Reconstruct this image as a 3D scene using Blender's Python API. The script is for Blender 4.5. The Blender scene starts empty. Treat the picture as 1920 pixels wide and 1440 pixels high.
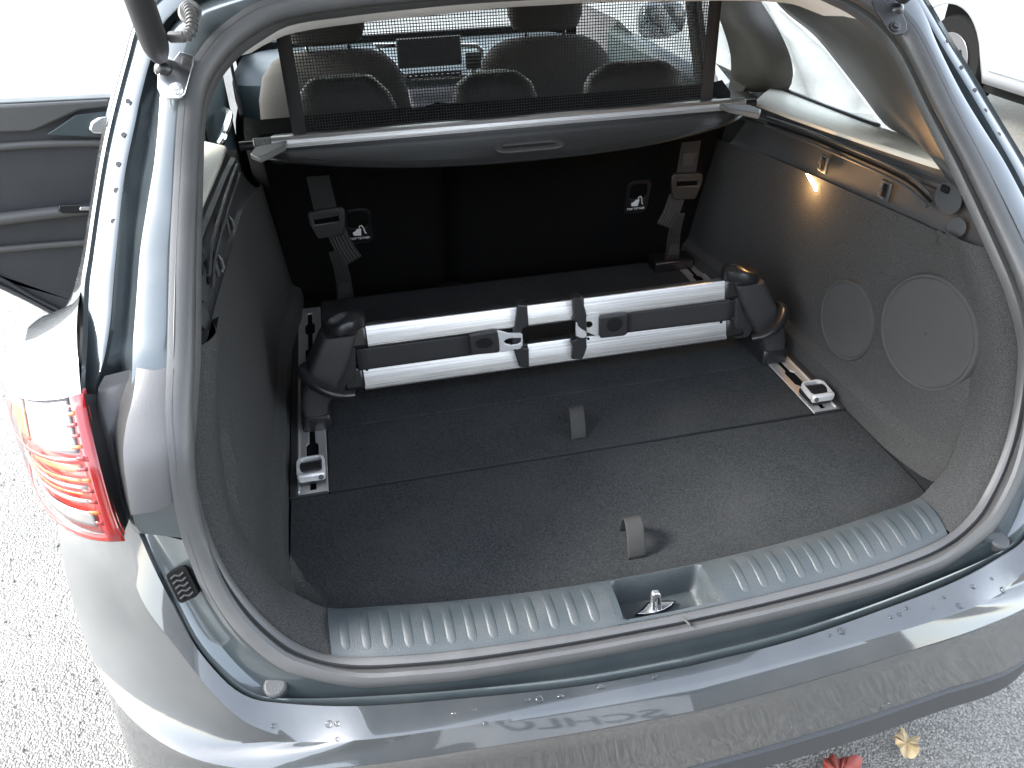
import bpy, bmesh, math, random
from mathutils import Vector as V, Euler, Matrix
random.seed(4)
R = math.radians
sc = bpy.context.scene
col = sc.collection

# ---------------------------------------------------------------- camera
CAM = V((-0.3652, -1.0821, 1.5393)); CROT = Euler((R(56.025), R(1.2005), R(-12.734)), 'XYZ'); FPX = 1459.13
cd = bpy.data.cameras.new('camera'); cam = bpy.data.objects.new('camera', cd); col.objects.link(cam)
cam.location = CAM; cam.rotation_euler = CROT
cd.sensor_width = 36.0; cd.lens = 36.0 * FPX / 1920.0; cd.clip_start = 0.02; cd.clip_end = 500
sc.camera = cam
# ---------------------------------------------------------------- world, sun, exposure
SUN_EL, SUN_AZ = R(40), R(276)          # azimuth measured clockwise from +Y (the car's nose)
w = bpy.data.worlds.new('World'); sc.world = w; w.use_nodes = True
nt = w.node_tree; nt.nodes.clear()
sky = nt.nodes.new('ShaderNodeTexSky'); sky.sky_type = 'NISHITA'; sky.sun_disc = False
sky.sun_elevation = SUN_EL; sky.sun_rotation = SUN_AZ; sky.air_density = 1.2; sky.dust_density = 1.2; sky.ozone_density = 1.0
bg = nt.nodes.new('ShaderNodeBackground'); bg.inputs[1].default_value = 0.15
wo = nt.nodes.new('ShaderNodeOutputWorld')
hs_ = nt.nodes.new('ShaderNodeHueSaturation'); hs_.inputs['Saturation'].default_value = .42   # thin overcast: paler than a clear sky
nt.links.new(sky.outputs[0], hs_.inputs['Color']); nt.links.new(hs_.outputs[0], bg.inputs[0]); nt.links.new(bg.outputs[0], wo.inputs[0])
sl = bpy.data.lights.new('sun', 'SUN'); sl.energy = 1.15; sl.angle = R(16); sl.color = (1, .975, .94)
so = bpy.data.objects.new('sun', sl); col.objects.link(so)
sd = V((math.sin(SUN_AZ) * math.cos(SUN_EL), math.cos(SUN_AZ) * math.cos(SUN_EL), math.sin(SUN_EL)))
so.rotation_euler = sd.to_track_quat('Z', 'Y').to_euler(); so.location = (-3, -4, 6)
sc.view_settings.view_transform = 'Standard'; sc.view_settings.look = 'None'
sc.view_settings.exposure = 2.95; sc.view_settings.gamma = 1.0

# ---------------------------------------------------------------- helpers
RM = CROT.to_matrix()
def at(px, py, x=None, y=None, z=None):
    """world point seen at a pixel of the photograph, on a plane of the car"""
    d = RM @ V(((px - 960) / FPX, (720 - py) / FPX, -1))
    t = (x - CAM.x) / d.x if x is not None else (y - CAM.y) / d.y if y is not None else (z - CAM.z) / d.z
    return CAM + d * t
def onsurf(px, py, fn):
    """point on the surface fn(p)=0 along the pixel's ray (bisection; fn < 0 near the camera)"""
    d = RM @ V(((px - 960) / FPX, (720 - py) / FPX, -1)); a, b = .3, 4.0
    for i in range(50):
        m = (a + b) / 2
        if fn(CAM + d * m) < 0: a = m
        else: b = m
    return CAM + d * a
def lerp(a, b, t): return a + (b - a) * t
def interp(tab, v):
    if v <= tab[0][0]: return tab[0][1]
    for (a, fa), (b, fb) in zip(tab, tab[1:]):
        if v <= b: return fa + (fb - fa) * (v - a) / (b - a)
    return tab[-1][1]
def smooth01(t): t = max(0, min(1, t)); return t * t * (3 - 2 * t)
def catmull(pts, n, closed=False):
    """n points spaced evenly by length along a smooth curve through pts"""
    P = [V(p) for p in pts]; out = []; m = len(P); S = 12
    for i in range(m if closed else m - 1):
        p1, p2 = P[i], P[(i + 1) % m]
        p0 = P[i - 1] if (i > 0 or closed) else p1 * 2 - p2
        p3 = P[(i + 2) % m] if (i + 2 < m or closed) else p2 * 2 - p1
        L = max((p2 - p1).length, 1e-9)
        m1 = (p2 - p0) * (L / max((p1 - p0).length + L, 1e-9)); m2 = (p3 - p1) * (L / max((p3 - p2).length + L, 1e-9))
        for k in range(S):
            t = k / S
            out.append(p1 * (2*t**3 - 3*t**2 + 1) + m1 * (t**3 - 2*t**2 + t) + p2 * (-2*t**3 + 3*t**2) + m2 * (t**3 - t**2))
    out.append(P[0].copy() if closed else P[-1].copy())
    s = [0]
    for a, b in zip(out, out[1:]): s.append(s[-1] + (b - a).length)
    res = []; j = 0
    for k in range(n):
        t = s[-1] * k / (n if closed else n - 1)
        while j < len(s) - 2 and s[j + 1] < t: j += 1
        f = (t - s[j]) / max(s[j + 1] - s[j], 1e-9); res.append(out[j].lerp(out[j + 1], f))
    return res
def mir(pts): return [V((-p[0], p[1], p[2])) for p in pts]
def fullloop(half): return mir(half)[::-1] + [V(p) for p in half[1:]]    # bottom centre - left - top - right - bottom centre order, open
WL = {}
def link(o, parent=None):
    col.objects.link(o)
    if parent is not None: o.parent = parent
def mk(name, bm, m, parent=None, smooth=True, bevel=0, sub=0, solid=0, segs=2, recalc=True, angle=40):
    """links a bmesh given in world coordinates as one mesh object with its origin at its centre"""
    if recalc: bmesh.ops.recalc_face_normals(bm, faces=bm.faces)
    c = V((0, 0, 0))
    if bm.verts:
        lo = V([min(v.co[i] for v in bm.verts) for i in range(3)]); hi = V([max(v.co[i] for v in bm.verts) for i in range(3)]); c = (lo + hi) / 2
    for v in bm.verts: v.co -= c
    me = bpy.data.meshes.new(name); bm.to_mesh(me); bm.free()
    if smooth:
        for p in me.polygons: p.use_smooth = True
    o = bpy.data.objects.new(name, me); link(o, parent)
    pw = WL.get(parent.name, V((0, 0, 0))) if parent else V((0, 0, 0))
    o.location = c - pw; WL[o.name] = c
    if m: me.materials.append(m)
    if solid:
        md = o.modifiers.new('solid', 'SOLIDIFY'); md.thickness = solid; md.offset = 0
    if bevel:
        md = o.modifiers.new('bevel', 'BEVEL'); md.width = bevel; md.segments = segs; md.limit_method = 'ANGLE'; md.angle_limit = R(35)
    if sub:
        md = o.modifiers.new('sub', 'SUBSURF'); md.levels = md.render_levels = sub
    if smooth and not sub:
        try: me.set_sharp_from_angle(angle=R(angle))
        except Exception: pass
    return o
def empty(name, loc, label, cat, group=None):
    o = bpy.data.objects.new(name, None); col.objects.link(o); o.location = loc; o.empty_display_size = .05; WL[o.name] = V(loc)
    o['label'] = label; o['category'] = cat
    if group: o['group'] = group
    return o
def tag(o, label, cat, group=None):
    o['label'] = label; o['category'] = cat
    if group: o['group'] = group
    return o
def grid(bm, rows, closed=False):
    vr = [[bm.verts.new(p) for p in r] for r in rows]
    for a, b in zip(vr, vr[1:]):
        n = len(a)
        for i in range(n if closed else n - 1):
            try: bm.faces.new((a[i], a[(i + 1) % n], b[(i + 1) % n], b[i]))
            except ValueError: pass
    return vr
def loft(name, rows, m, parent, closed=False, **k):
    bm = bmesh.new(); grid(bm, rows, closed); bmesh.ops.remove_doubles(bm, verts=bm.verts, dist=1e-6); return mk(name, bm, m, parent, **k)
def add_box(bm, c, s, rot=None):
    r = bmesh.ops.create_cube(bm, size=1); M = Matrix.LocRotScale(V(c), rot, V(s)); bmesh.ops.transform(bm, matrix=M, verts=r['verts']); return r['verts']
def box(name, c, s, m, parent, rot=None, bevel=.003, **k):
    bm = bmesh.new(); add_box(bm, c, s, rot); return mk(name, bm, m, parent, bevel=bevel, **k)
def add_tube(bm, path, r, seg=10, cap=True, squash=1):
    path = [V(p) for p in path]; rings = []; up = V((0.13, .21, .97)).normalized()
    for i, p in enumerate(path):
        t = (path[min(i + 1, len(path) - 1)] - path[max(i - 1, 0)]).normalized()
        a = t.cross(up); a = a.normalized() if a.length > 1e-4 else V((1, 0, 0)); b = t.cross(a).normalized()
        rr = r[i] if isinstance(r, (list, tuple)) else r
        rings.append([p + a * math.cos(2 * math.pi * k / seg) * rr + b * math.sin(2 * math.pi * k / seg) * rr * squash for k in range(seg)])
    vr = grid(bm, rings, True)
    if cap:
        for q in (vr[0], vr[-1]):
            try: bm.faces.new(q)
            except ValueError: pass
def tube(name, path, r, m, parent, seg=12, squash=1, **k):
    bm = bmesh.new(); add_tube(bm, path, r, seg, True, squash); return mk(name, bm, m, parent, **k)
def disc(name, c, n, rad, th, m, parent, seg=32, bevel=.002, rx=None, up=(0, 0, 1)):
    n = V(n).normalized(); a = n.cross(V(up)).normalized(); b = a.cross(n) * -1
    bm = bmesh.new(); rings = []
    for d in (0, th): rings.append([V(c) + n * d + a * math.cos(t) * (rx or rad) + b * math.sin(t) * rad for t in [2 * math.pi * k / seg for k in range(seg)]])
    vr = grid(bm, rings, True); bm.faces.new(vr[0]); bm.faces.new(vr[1]); return mk(name, bm, m, parent, bevel=bevel)
def plate(name, outer, holes, th, m, parent, O=(0, 0, 0), U=(1, 0, 0), W=(0, 0, 1), bevel=0, **k):
    """flat plate cut to a 2-D outline with holes, given thickness; outline in the U,W frame at O, thickness along U x W both ways"""
    cu = bpy.data.curves.new('outline', 'CURVE'); cu.dimensions = '2D'; cu.fill_mode = 'BOTH'; cu.extrude = th / 2
    for ring in [outer] + list(holes):
        s = cu.splines.new('POLY'); s.points.add(len(ring) - 1); s.use_cyclic_u = True
        for p, q in zip(s.points, ring): p.co = (q[0], q[1], 0, 1)
    t = bpy.data.objects.new('outline', cu); me = bpy.data.meshes.new_from_object(t)
    bm = bmesh.new(); bm.from_mesh(me); bpy.data.meshes.remove(me); bpy.data.objects.remove(t); bpy.data.curves.remove(cu)
    bmesh.ops.remove_doubles(bm, verts=bm.verts, dist=1e-6)
    U, W = V(U).normalized(), V(W).normalized(); N = U.cross(W)
    for v in bm.verts: v.co = V(O) + U * v.co.x + W * v.co.y + N * v.co.z
    return mk(name, bm, m, parent, bevel=bevel, **k)
def text(name, body, size, th, m, parent, O, U, W, align='CENTER', bold=0):
    cu = bpy.data.curves.new('lettering', 'FONT'); cu.body = body; cu.size = size; cu.extrude = th / 2; cu.align_x = align; cu.align_y = 'CENTER'; cu.offset = bold; cu.resolution_u = 3
    t = bpy.data.objects.new('lettering', cu); me = bpy.data.meshes.new_from_object(t)
    bm = bmesh.new(); bm.from_mesh(me); bpy.data.meshes.remove(me); bpy.data.objects.remove(t); bpy.data.curves.remove(cu)
    U, W = V(U).normalized(), V(W).normalized(); N = U.cross(W)
    for v in bm.verts: v.co = V(O) + U * v.co.x + W * v.co.y + N * v.co.z
    return mk(name, bm, m, parent, smooth=False)
def dup(o, parent, loc, rotz=None):
    c = o.copy(); col.objects.link(c); c.parent = parent
    c.location = V(loc) - (WL.get(parent.name, V((0, 0, 0))) if parent else V((0, 0, 0))); WL[c.name] = V(loc)
    if rotz is not None: c.rotation_euler.z = rotz
    return c
def rrect(cx, cy, wx, wy, r, n=5):
    out = []
    for (sx, sy, a0) in ((1, 1, 0), (-1, 1, 90), (-1, -1, 180), (1, -1, 270)):
        for k in range(n + 1):
            a = R(a0 + 90 * k / n); out.append((cx + sx * (wx / 2 - r) + r * math.cos(a), cy + sy * (wy / 2 - r) + r * math.sin(a)))
    return out
def oval(cx, cy, rx, ry, n=28): return [(cx + rx * math.cos(2 * math.pi * k / n), cy + ry * math.sin(2 * math.pi * k / n)) for k in range(n)]

# ---------------------------------------------------------------- materials
def mat(name, c, rough=.5, metal=0, coat=0, bump=None, speck=None, spec=.5, wear=None, flake=None, tr=0, aniso=None):
    m = bpy.data.materials.new(name); m.use_nodes = True; n = m.node_tree; b = n.nodes['Principled BSDF']; L = n.links
    b.inputs['Base Color'].default_value = (*c, 1); b.inputs['Roughness'].default_value = rough; b.inputs['Metallic'].default_value = metal
    b.inputs['Coat Weight'].default_value = coat; b.inputs['Coat Roughness'].default_value = .045; b.inputs['Coat IOR'].default_value = 1.7; b.inputs['Specular IOR Level'].default_value = spec
    tc = n.nodes.new('ShaderNodeTexCoord')
    def noise(scale, det=3, sc3=None):
        t = n.nodes.new('ShaderNodeTexNoise'); t.inputs['Scale'].default_value = scale; t.inputs['Detail'].default_value = det
        if sc3:
            mp = n.nodes.new('ShaderNodeMapping'); mp.inputs['Scale'].default_value = sc3; L.new(tc.outputs['Object'], mp.inputs[0]); L.new(mp.outputs[0], t.inputs[0])
        else: L.new(tc.outputs['Object'], t.inputs[0])
        return t
    colsock = None
    if speck:                       # fibres / grains: scale, dark factor, light factor
        t = noise(speck[0], 2, speck[3] if len(speck) > 3 else None); rp = n.nodes.new('ShaderNodeValToRGB'); e = rp.color_ramp.elements
        e[0].position = .3; e[1].position = .72; e[0].color = (*[v * speck[1] for v in c], 1); e[1].color = (*[min(1, v * speck[2]) for v in c], 1)
        L.new(t.outputs[0], rp.inputs[0]); colsock = rp.outputs[0]
    if wear:                        # dust and wiping marks: scale, colour, amount, (roughness change)
        t = noise(wear[0], 6); rp = n.nodes.new('ShaderNodeValToRGB'); e = rp.color_ramp.elements; e[0].position = .42; e[1].position = .72
        e[0].color = (0, 0, 0, 1); e[1].color = (wear[2],) * 3 + (1,)
        L.new(t.outputs[0], rp.inputs[0]); mx = n.nodes.new('ShaderNodeMix'); mx.data_type = 'RGBA'
        mx.inputs[6].default_value = (*c, 1); mx.inputs[7].default_value = (*wear[1], 1)
        if colsock: L.new(colsock, mx.inputs[6])
        L.new(rp.outputs[0], mx.inputs[0]); colsock = mx.outputs[2]
        ma = n.nodes.new('ShaderNodeMath'); ma.operation = 'MULTIPLY_ADD'; ma.inputs[1].default_value = .35; ma.inputs[2].default_value = rough
        L.new(rp.outputs[0], ma.inputs[0]); L.new(ma.outputs[0], b.inputs['Roughness'])
    if colsock: L.new(colsock, b.inputs['Base Color'])
    if bump:
        t = noise(bump[0], bump[2] if len(bump) > 2 else 2, bump[3] if len(bump) > 3 else None); bp = n.nodes.new('ShaderNodeBump'); bp.inputs['Strength'].default_value = bump[1]; bp.inputs['Distance'].default_value = .002
        L.new(t.outputs[0], bp.inputs['Height']); L.new(bp.outputs[0], b.inputs['Normal'])
    return m
M = {}
M['paint'] = mat('graphite metallic car paint', (.031, .036, .040), .40, .45, 1.0, wear=(9, (.09, .09, .088), .25), speck=(2600, .75, 1.35))
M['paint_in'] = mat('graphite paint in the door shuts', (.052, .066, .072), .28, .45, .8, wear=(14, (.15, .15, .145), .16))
M['rubber'] = mat('rubber seal', (.068, .069, .070), .40, bump=(500, .12), wear=(22, (.09, .09, .088), .3))
M['plastic'] = mat('grained dark grey plastic', (.034, .036, .039), .46, bump=(620, .3), wear=(12, (.06, .06, .058), .22))
M['grille'] = mat('matt speaker grille plastic', (.056, .057, .057), .85, bump=(1500, .5), spec=.06)
M['plastic_sill'] = mat('grained grey sill plastic', (.040, .049, .053), .36, bump=(560, .32), wear=(16, (.09, .09, .088), .3))
M['plastic_black'] = mat('smooth black plastic', (.012, .012, .013), .28, bump=(900, .05))
M['plastic_matt'] = mat('matt black plastic', (.024, .024, .025), .42, bump=(900, .2))
M['plastic_light'] = mat('light grey moulded plastic', (.13, .13, .128), .4, bump=(700, .15))
M['plastic_grey'] = mat('grey moulded plastic', (.075, .074, .070), .45, bump=(700, .15))
M['lampshade'] = mat('grey lamp bracket plastic', (.07, .07, .073), .30, bump=(600, .12), wear=(10, (.1, .1, .1), .25))
M['carpet'] = mat('boot carpet felt', (.0225, .0245, .0255), 1.0, bump=(600, .8, 4), speck=(560, .48, 1.9), spec=.12, wear=(7, (.044, .044, .044), .35))
M['carpet_side'] = mat('moulded side carpet', (.040, .0405, .040), 1.0, bump=(600, .7, 4), speck=(640, .55, 1.6), spec=.15)
M['seatback'] = mat('seat back felt', (.0045, .0045, .0045), 1.0, bump=(900, .5, 4), speck=(700, .6, 1.6), spec=.1)
M['fabric'] = mat('dark seat fabric', (.062, .058, .054), .95, bump=(1200, .5), speck=(900, .7, 1.4), spec=.15)
M['leather'] = mat('black leatherette', (.019, .0197, .0197), .42, bump=(520, .35, 4))
M['alu'] = mat('brushed aluminium', (.74, .74, .74), .30, 1.0, bump=(300, .3, 3, (1, 60, 60)), speck=(14, .70, 1.25, (.25, 40, 40)))
M['alu_rail'] = mat('satin aluminium rail', (.74, .73, .72), .42, .85, bump=(300, .12, 3, (60, 1, 60)))
M['silver'] = mat('silver plastic', (.62, .62, .61), .32, .35)
M['chrome'] = mat('chrome', (.85, .85, .86), .12, 1.0)
M['steel'] = mat('zinc steel', (.80, .81, .82), .25, .9)
M['web_dark'] = mat('black tie-down webbing', (.011, .011, .011), .85, bump=(700, .5, 2, (8, 8, 1)))
M['web_grey'] = mat('worn grey webbing', (.020, .0195, .019), .85, bump=(900, .3))
M['buckle'] = mat('black buckle plastic', (.017, .017, .017), .38, bump=(900, .2))
M['webbing'] = mat('charcoal webbing', (.022, .022, .023), .75, bump=(700, .5, 2, (1, 8, 8)))
M['strap'] = mat('grey ribbed webbing', (.025, .0245, .023), .85, bump=(900, .3))
M['cream'] = mat('light grey headlining', (.84, .835, .81), .9, bump=(900, .3))
M['pillar'] = mat('grey pillar trim plastic', (.050, .050, .050), .38, bump=(700, .25))
M['ledge'] = mat('ledge plastic with painted sunlight', (.62, .60, .52), .45, bump=(700, .2))  # beige plastic, its colour lightened to stand for sunlight that misses the ledge
M['trim_light'] = mat('warm grey pillar trim', (.070, .066, .058), .5, bump=(700, .25))
M['red_lens'] = mat('red lamp plastic', (.46, .022, .014), .12, 0, .4)
M['red_dark'] = mat('dark red lamp rim', (.24, .004, .005), .12, 0, .4)
M['orange_lens'] = mat('orange lamp plastic', (.48, .11, .008), .12, 0, .4)
M['clear_lens'] = mat('clear lamp plastic over reflector', (.24, .23, .22), .15, .2, .3)
M['dark'] = mat('unlit black void', (.006, .006, .006), .8, spec=.1)
M['white_print'] = mat('white print', (.75, .75, .75), .6)
M['grey_print'] = mat('grey print', (.08, .08, .08), .6)
M['tyre'] = mat('tyre rubber', (.009, .009, .009), .95, bump=(200, .3), spec=.08)
M['alloy'] = mat('alloy wheel', (.16, .16, .165), .3, .9)
M['silver_paint'] = mat('silver car paint', (.30, .315, .33), .30, .45, 1.0)
M['teal'] = mat('dark teal dash plastic', (.040, .055, .058), .45, bump=(700, .2))
def glass(name, tint, refl=.1):
    m = bpy.data.materials.new(name); m.use_nodes = True; n = m.node_tree; n.nodes.clear(); L = n.links
    o = n.nodes.new('ShaderNodeOutputMaterial'); t = n.nodes.new('ShaderNodeBsdfTransparent'); t.inputs[0].default_value = (*tint, 1)
    g = n.nodes.new('ShaderNodeBsdfGlossy'); g.inputs['Roughness'].default_value = .02; lv = n.nodes.new('ShaderNodeLayerWeight'); lv.inputs[0].default_value = .5
    pw = n.nodes.new('ShaderNodeMath'); pw.operation = 'POWER'; pw.inputs[1].default_value = 5; L.new(lv.outputs['Facing'], pw.inputs[0])
    lw = n.nodes.new('ShaderNodeMath'); lw.operation = 'MULTIPLY_ADD'; lw.inputs[1].default_value = .5; lw.inputs[2].default_value = .02; L.new(pw.outputs[0], lw.inputs[0])
    mx = n.nodes.new('ShaderNodeMixShader'); L.new(lw.outputs[0], mx.inputs[0]); L.new(t.outputs[0], mx.inputs[1]); L.new(g.outputs[0], mx.inputs[2]); L.new(mx.outputs[0], o.inputs[0]); return m
M['glass'] = glass('window glass', (.95, .97, .96))
M['clear'] = glass('clear lamp cover', (.97, .97, .97))
def emit(name, c, s):
    m = bpy.data.materials.new(name); m.use_nodes = True; b = m.node_tree.nodes['Principled BSDF']
    b.inputs['Base Color'].default_value = (*c, 1); b.inputs['Emission Color'].default_value = (*c, 1); b.inputs['Emission Strength'].default_value = s; return m
M['lit'] = emit('lit boot lamp', (1, .62, .28), 9)
def asphalt():
    m = bpy.data.materials.new('asphalt with exposed stones'); m.use_nodes = True; n = m.node_tree; b = n.nodes['Principled BSDF']; L = n.links
    tc = n.nodes.new('ShaderNodeTexCoord')
    v = n.nodes.new('ShaderNodeTexVoronoi'); v.inputs['Scale'].default_value = 215; L.new(tc.outputs['Object'], v.inputs[0])
    no = n.nodes.new('ShaderNodeTexNoise'); no.inputs['Scale'].default_value = 60; no.inputs['Detail'].default_value = 6; L.new(tc.outputs['Object'], no.inputs[0])
    big = n.nodes.new('ShaderNodeTexNoise'); big.inputs['Scale'].default_value = 1.3; big.inputs['Detail'].default_value = 5; L.new(tc.outputs['Object'], big.inputs[0])
    rp = n.nodes.new('ShaderNodeValToRGB'); e = rp.color_ramp.elements; e[0].position = .25; e[0].color = (.208, .200, .183, 1); e[1].position = .8; e[1].color = (.094, .091, .084, 1)
    L.new(v.outputs['Distance'], rp.inputs[0])
    hs = n.nodes.new('ShaderNodeSeparateColor'); L.new(v.outputs['Color'], hs.inputs[0])
    r2 = n.nodes.new('ShaderNodeMapRange'); r2.inputs[3].default_value = .62; r2.inputs[4].default_value = 1.25; L.new(hs.outputs[0], r2.inputs[0])
    r3 = n.nodes.new('ShaderNodeMapRange'); r3.inputs[1].default_value = .3; r3.inputs[2].default_value = .7; r3.inputs[3].default_value = .75; r3.inputs[4].default_value = 1.25; L.new(big.outputs[0], r3.inputs[0])
    mu = n.nodes.new('ShaderNodeMath'); mu.operation = 'MULTIPLY'; L.new(r2.outputs[0], mu.inputs[0]); L.new(r3.outputs[0], mu.inputs[1])
    mx = n.nodes.new('ShaderNodeVectorMath'); mx.operation = 'SCALE'; L.new(rp.outputs[0], mx.inputs[0]); L.new(mu.outputs[0], mx.inputs['Scale'])
    L.new(mx.outputs[0], b.inputs['Base Color']); b.inputs['Roughness'].default_value = .42
    ad = n.nodes.new('ShaderNodeMath'); ad.operation = 'SUBTRACT'; L.new(no.outputs[0], ad.inputs[0]); L.new(v.outputs['Distance'], ad.inputs[1])
    bp = n.nodes.new('ShaderNodeBump'); bp.inputs['Strength'].default_value = 1; bp.inputs['Distance'].default_value = .003; L.new(ad.outputs[0], bp.inputs['Height']); L.new(bp.outputs[0], b.inputs['Normal'])
    return m
M['asphalt'] = asphalt()

# ================================================================ the setting
bm = bmesh.new(); bmesh.ops.create_grid(bm, x_segments=4, y_segments=4, size=150); g = mk('ground', bm, M['asphalt'], smooth=False); g['kind'] = 'structure'

# ================================================================ the estate car: guide curves of the tailgate opening
GT = [(.60, -.44), (.648, -.375), (.667, -.361), (.694, -.345), (.714, -.335), (.787, -.300), (.861, -.268), (.921, -.243), (.964, -.220), (1.019, -.170), (1.121, -.050), (1.194, .045), (1.271, .130), (1.32, .175), (1.40, .25)]
def gsurf(off):
    f = off if callable(off) else (lambda z: off)
    return lambda p: p.y - interp(GT, p.z) - f(p.z)
def trace(pix, off): return mir([onsurf(px, py, gsurf(off)) for px, py in pix])     # left side traced, returned on the right
def cen(z, ys): return [V((x, y, z)) for x, y in zip((.30, .15, 0), ys)]
S0 = trace([(1057, -9), (873, 2), (740, 15), (640, 27), (540, 43), (483, 75), (448, 100), (420, 130), (395, 170), (380, 225), (375, 317), (373, 427), (372, 470), (370, 673), (363, 773), (356, 880), (373, 958), (393, 1016), (428, 1082), (467, 1133), (505, 1172), (552, 1207), (617, 1231)], 0)
S0[0].x = 0
S0 += [V((.40, -.390, .648))] + cen(.648, (-.404, -.4135, -.417))
s1off = lambda z: -.035 - .04 * smooth01((z - .75) / .3)
S1 = trace([(1057, -48), (873, -38), (700, -25), (600, -12), (520, 4), (480, 17), (423, 55), (393, 86), (362, 133), (350, 173), (343, 233), (337, 333), (330, 467), (325, 673), (323, 773), (329, 850), (336, 920), (350, 997), (365, 1043), (389, 1105), (428, 1168), (467, 1210), (513, 1247), (543, 1262)], s1off)
S1[0].x = 0
S1 += [V((.45, -.416, .634))] + [V((.38, -.428, .632))] + cen(.632, (-.439, -.4465, -.449))
T1 = trace([(1057, 8), (940, 15), (800, 30), (683, 42), (550, 62), (500, 82), (470, 100), (445, 120), (425, 150), (413, 187), (407, 250), (402, 317), (400, 427), (404, 520), (408, 613), (408, 653), (408, 740), (413, 840), (425, 920), (440, 970), (459, 1008), (490, 1055), (525, 1098), (570, 1122), (615, 1140)], .072)
T1[0].x = 0
T1 += [V((.40, -.307, .655))] + cen(.655, (-.322, -.335, -.34))
J1 = trace([(1057, -75), (800, -60), (560, -30), (420, 10), (345, 45), (312, 85), (303, 130), (300, 190), (290, 300), (277, 380), (263, 470), (256, 560), (250, 640), (248, 690)], lambda z: -.055)
J2 = trace([(1057, -100), (800, -90), (560, -62), (400, -25), (310, 40), (283, 110), (262, 190), (253, 233), (233, 333), (217, 480), (212, 540), (206, 610), (196, 670), (186, 705)], lambda z: -.016)
OE = trace([(1057, -125), (800, -110), (560, -85), (380, -50), (290, -10), (253, 43), (236, 100), (213, 187), (193, 273), (177, 367), (160, 480), (152, 530), (150, 600), (149, 735)], lambda z: .010)
J1 += trace([(246, 745)], lambda z: -.040); J2 += trace([(190, 748)], lambda z: .015); OE += trace([(153, 790)], lambda z: .030)
J1[0].x = J2[0].x = OE[0].x = 0
N = 90
car = empty('estate_car', (0, 0, 0), 'dark graphite grey estate car seen from behind with its tailgate open', 'car')

def profile_loft(name, A, B, prof, m, n=N, full=True, parent=car, **k):
    """sweeps a profile [(u, h)] between two guide curves; h lifts along the outward normal"""
    a, b = catmull(A, n), catmull(B, n); rows = []; nrm = [None] * n; prev = V((0, -.4, 1))
    for i in reversed(range(n)):
        t = (a[min(i + 1, n - 1)] - a[max(i - 1, 0)]).normalized(); nn = t.cross(b[i] - a[i]).normalized()
        if nn.dot(prev) < 0: nn = -nn
        nrm[i] = prev = nn
    for q_ in range(4): nrm = [(nrm[max(0, i - 1)] + nrm[i] * 2 + nrm[min(n - 1, i + 1)]).normalized() for i in range(n)]
    for (u, h) in prof:
        rows.append([a[i] + (b[i] - a[i]) * u + nrm[i] * h for i in range(n)])
    if full:
        for r in rows:
            r[0].x = 0
            if abs(A[-1][0]) < 1e-6: r[-1].x = 0
        rows = [fullloop(r) for r in rows]
    return loft(name, rows, m, parent, **k)
# ---- weather seal: inner lip, groove, bulb
profile_loft('weather_seal', S0, S1, [(-.04, -.010), (-.02, .001), (.03, .006), (.18, .008), (.30, .0065), (.345, .001), (.365, -.004), (.40, -.004), (.425, .003), (.50, .011), (.62, .0155), (.76, .0155), (.89, .011), (.98, .003), (1.02, -.008)], M['rubber'], n=130)
# joint of the seal at the sill
box('seal_joint', (.010, -.4335, .6550), (.0008, .026, .0040), M['plastic_grey'], car, rot=Euler((R(-22), 0, R(6))), bevel=0)
# ---- painted shut: bright return face, gutter, flange, outer edge
def shut(name, curves, hs, m, **k):
    rows = []
    cs = [catmull(c, N) for c in curves]
    for c, d in zip(cs, hs):
        r = [p + V((0, d, 0)) for p in c]; r[0].x = 0; rows.append(fullloop(r))
    return loft(name, rows, m, car, **k)
def mid(A, B, t, d=0):
    a, b = catmull(A, 40), catmull(B, 40); return [p.lerp(q, t) + V((0, d, 0)) for p, q in zip(a, b)]
def upto(C, zmin):
    out = []
    for p in C:
        if p.z < zmin: break
        out.append(p)
    return out
S1u = [p for i, p in enumerate(S1) if i < 14] + trace([(325, 740)], lambda z: s1off(z) + .016)       # down to pixel row 690 or so
jc = [S1u, mid(S1u, J1, .12, .012), mid(S1u, J1, .30, .006), mid(S1u, J1, .85, .0), J1, mid(J1, J2, .22, .030), mid(J1, J2, .55, .045), mid(J1, J2, .9, .018), J2, mid(J2, OE, .12, -.004), mid(J2, OE, .72, -.002), mid(J2, OE, .84, -.010), OE]
shut('door_shut', jc, [0] * len(jc), M['paint_in'])
# bolts along the flange, both sides
for s in (1, -1):
    for (px, py) in [(240, 190), (232, 253), (222, 308), (218, 357), (213, 415)]:
        p = onsurf(px, py, gsurf(-.014)); p = V((p.x * -s, p.y, p.z))
        disc('shut_bolt', p, (0, -.75, .6), .0038, .0012, M['plastic_matt'], car, seg=10, bevel=.001)

# ---- lower shut: lamp bracket and painted return under it
B0 = trace([(325, 692), (322, 773), (328, 850), (334, 920), (337, 944)], s1off)
B1 = trace([(256, 690), (250, 740), (236, 800), (231, 850), (236, 900), (247, 966)], lambda z: -.06)
B2 = trace([(248, 692), (230, 740), (215, 800), (218, 860), (232, 930), (243, 968)], lambda z: -.015)
B3 = trace([(196, 705), (183, 735), (205, 800), (219, 870), (233, 950), (240, 980)], lambda z: -.018)
B4 = trace([(186, 740), (180, 760), (196, 815), (212, 880), (228, 955), (236, 990)], lambda z: -.012)
B5 = trace([(152, 738), (160, 780), (176, 850), (195, 920), (215, 985), (229, 1014)], lambda z: -.040)
F0 = trace([(326, 700), (326, 800), (336, 920), (347, 990), (352, 1010)], lambda z: s1off(z) + .012)
F1 = trace([(250, 740), (238, 800), (236, 900), (252, 980), (264, 1000)], lambda z: -.030)
F2 = trace([(198, 760), (206, 800), (222, 900), (238, 985), (246, 1000)], lambda z: .016)
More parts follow.
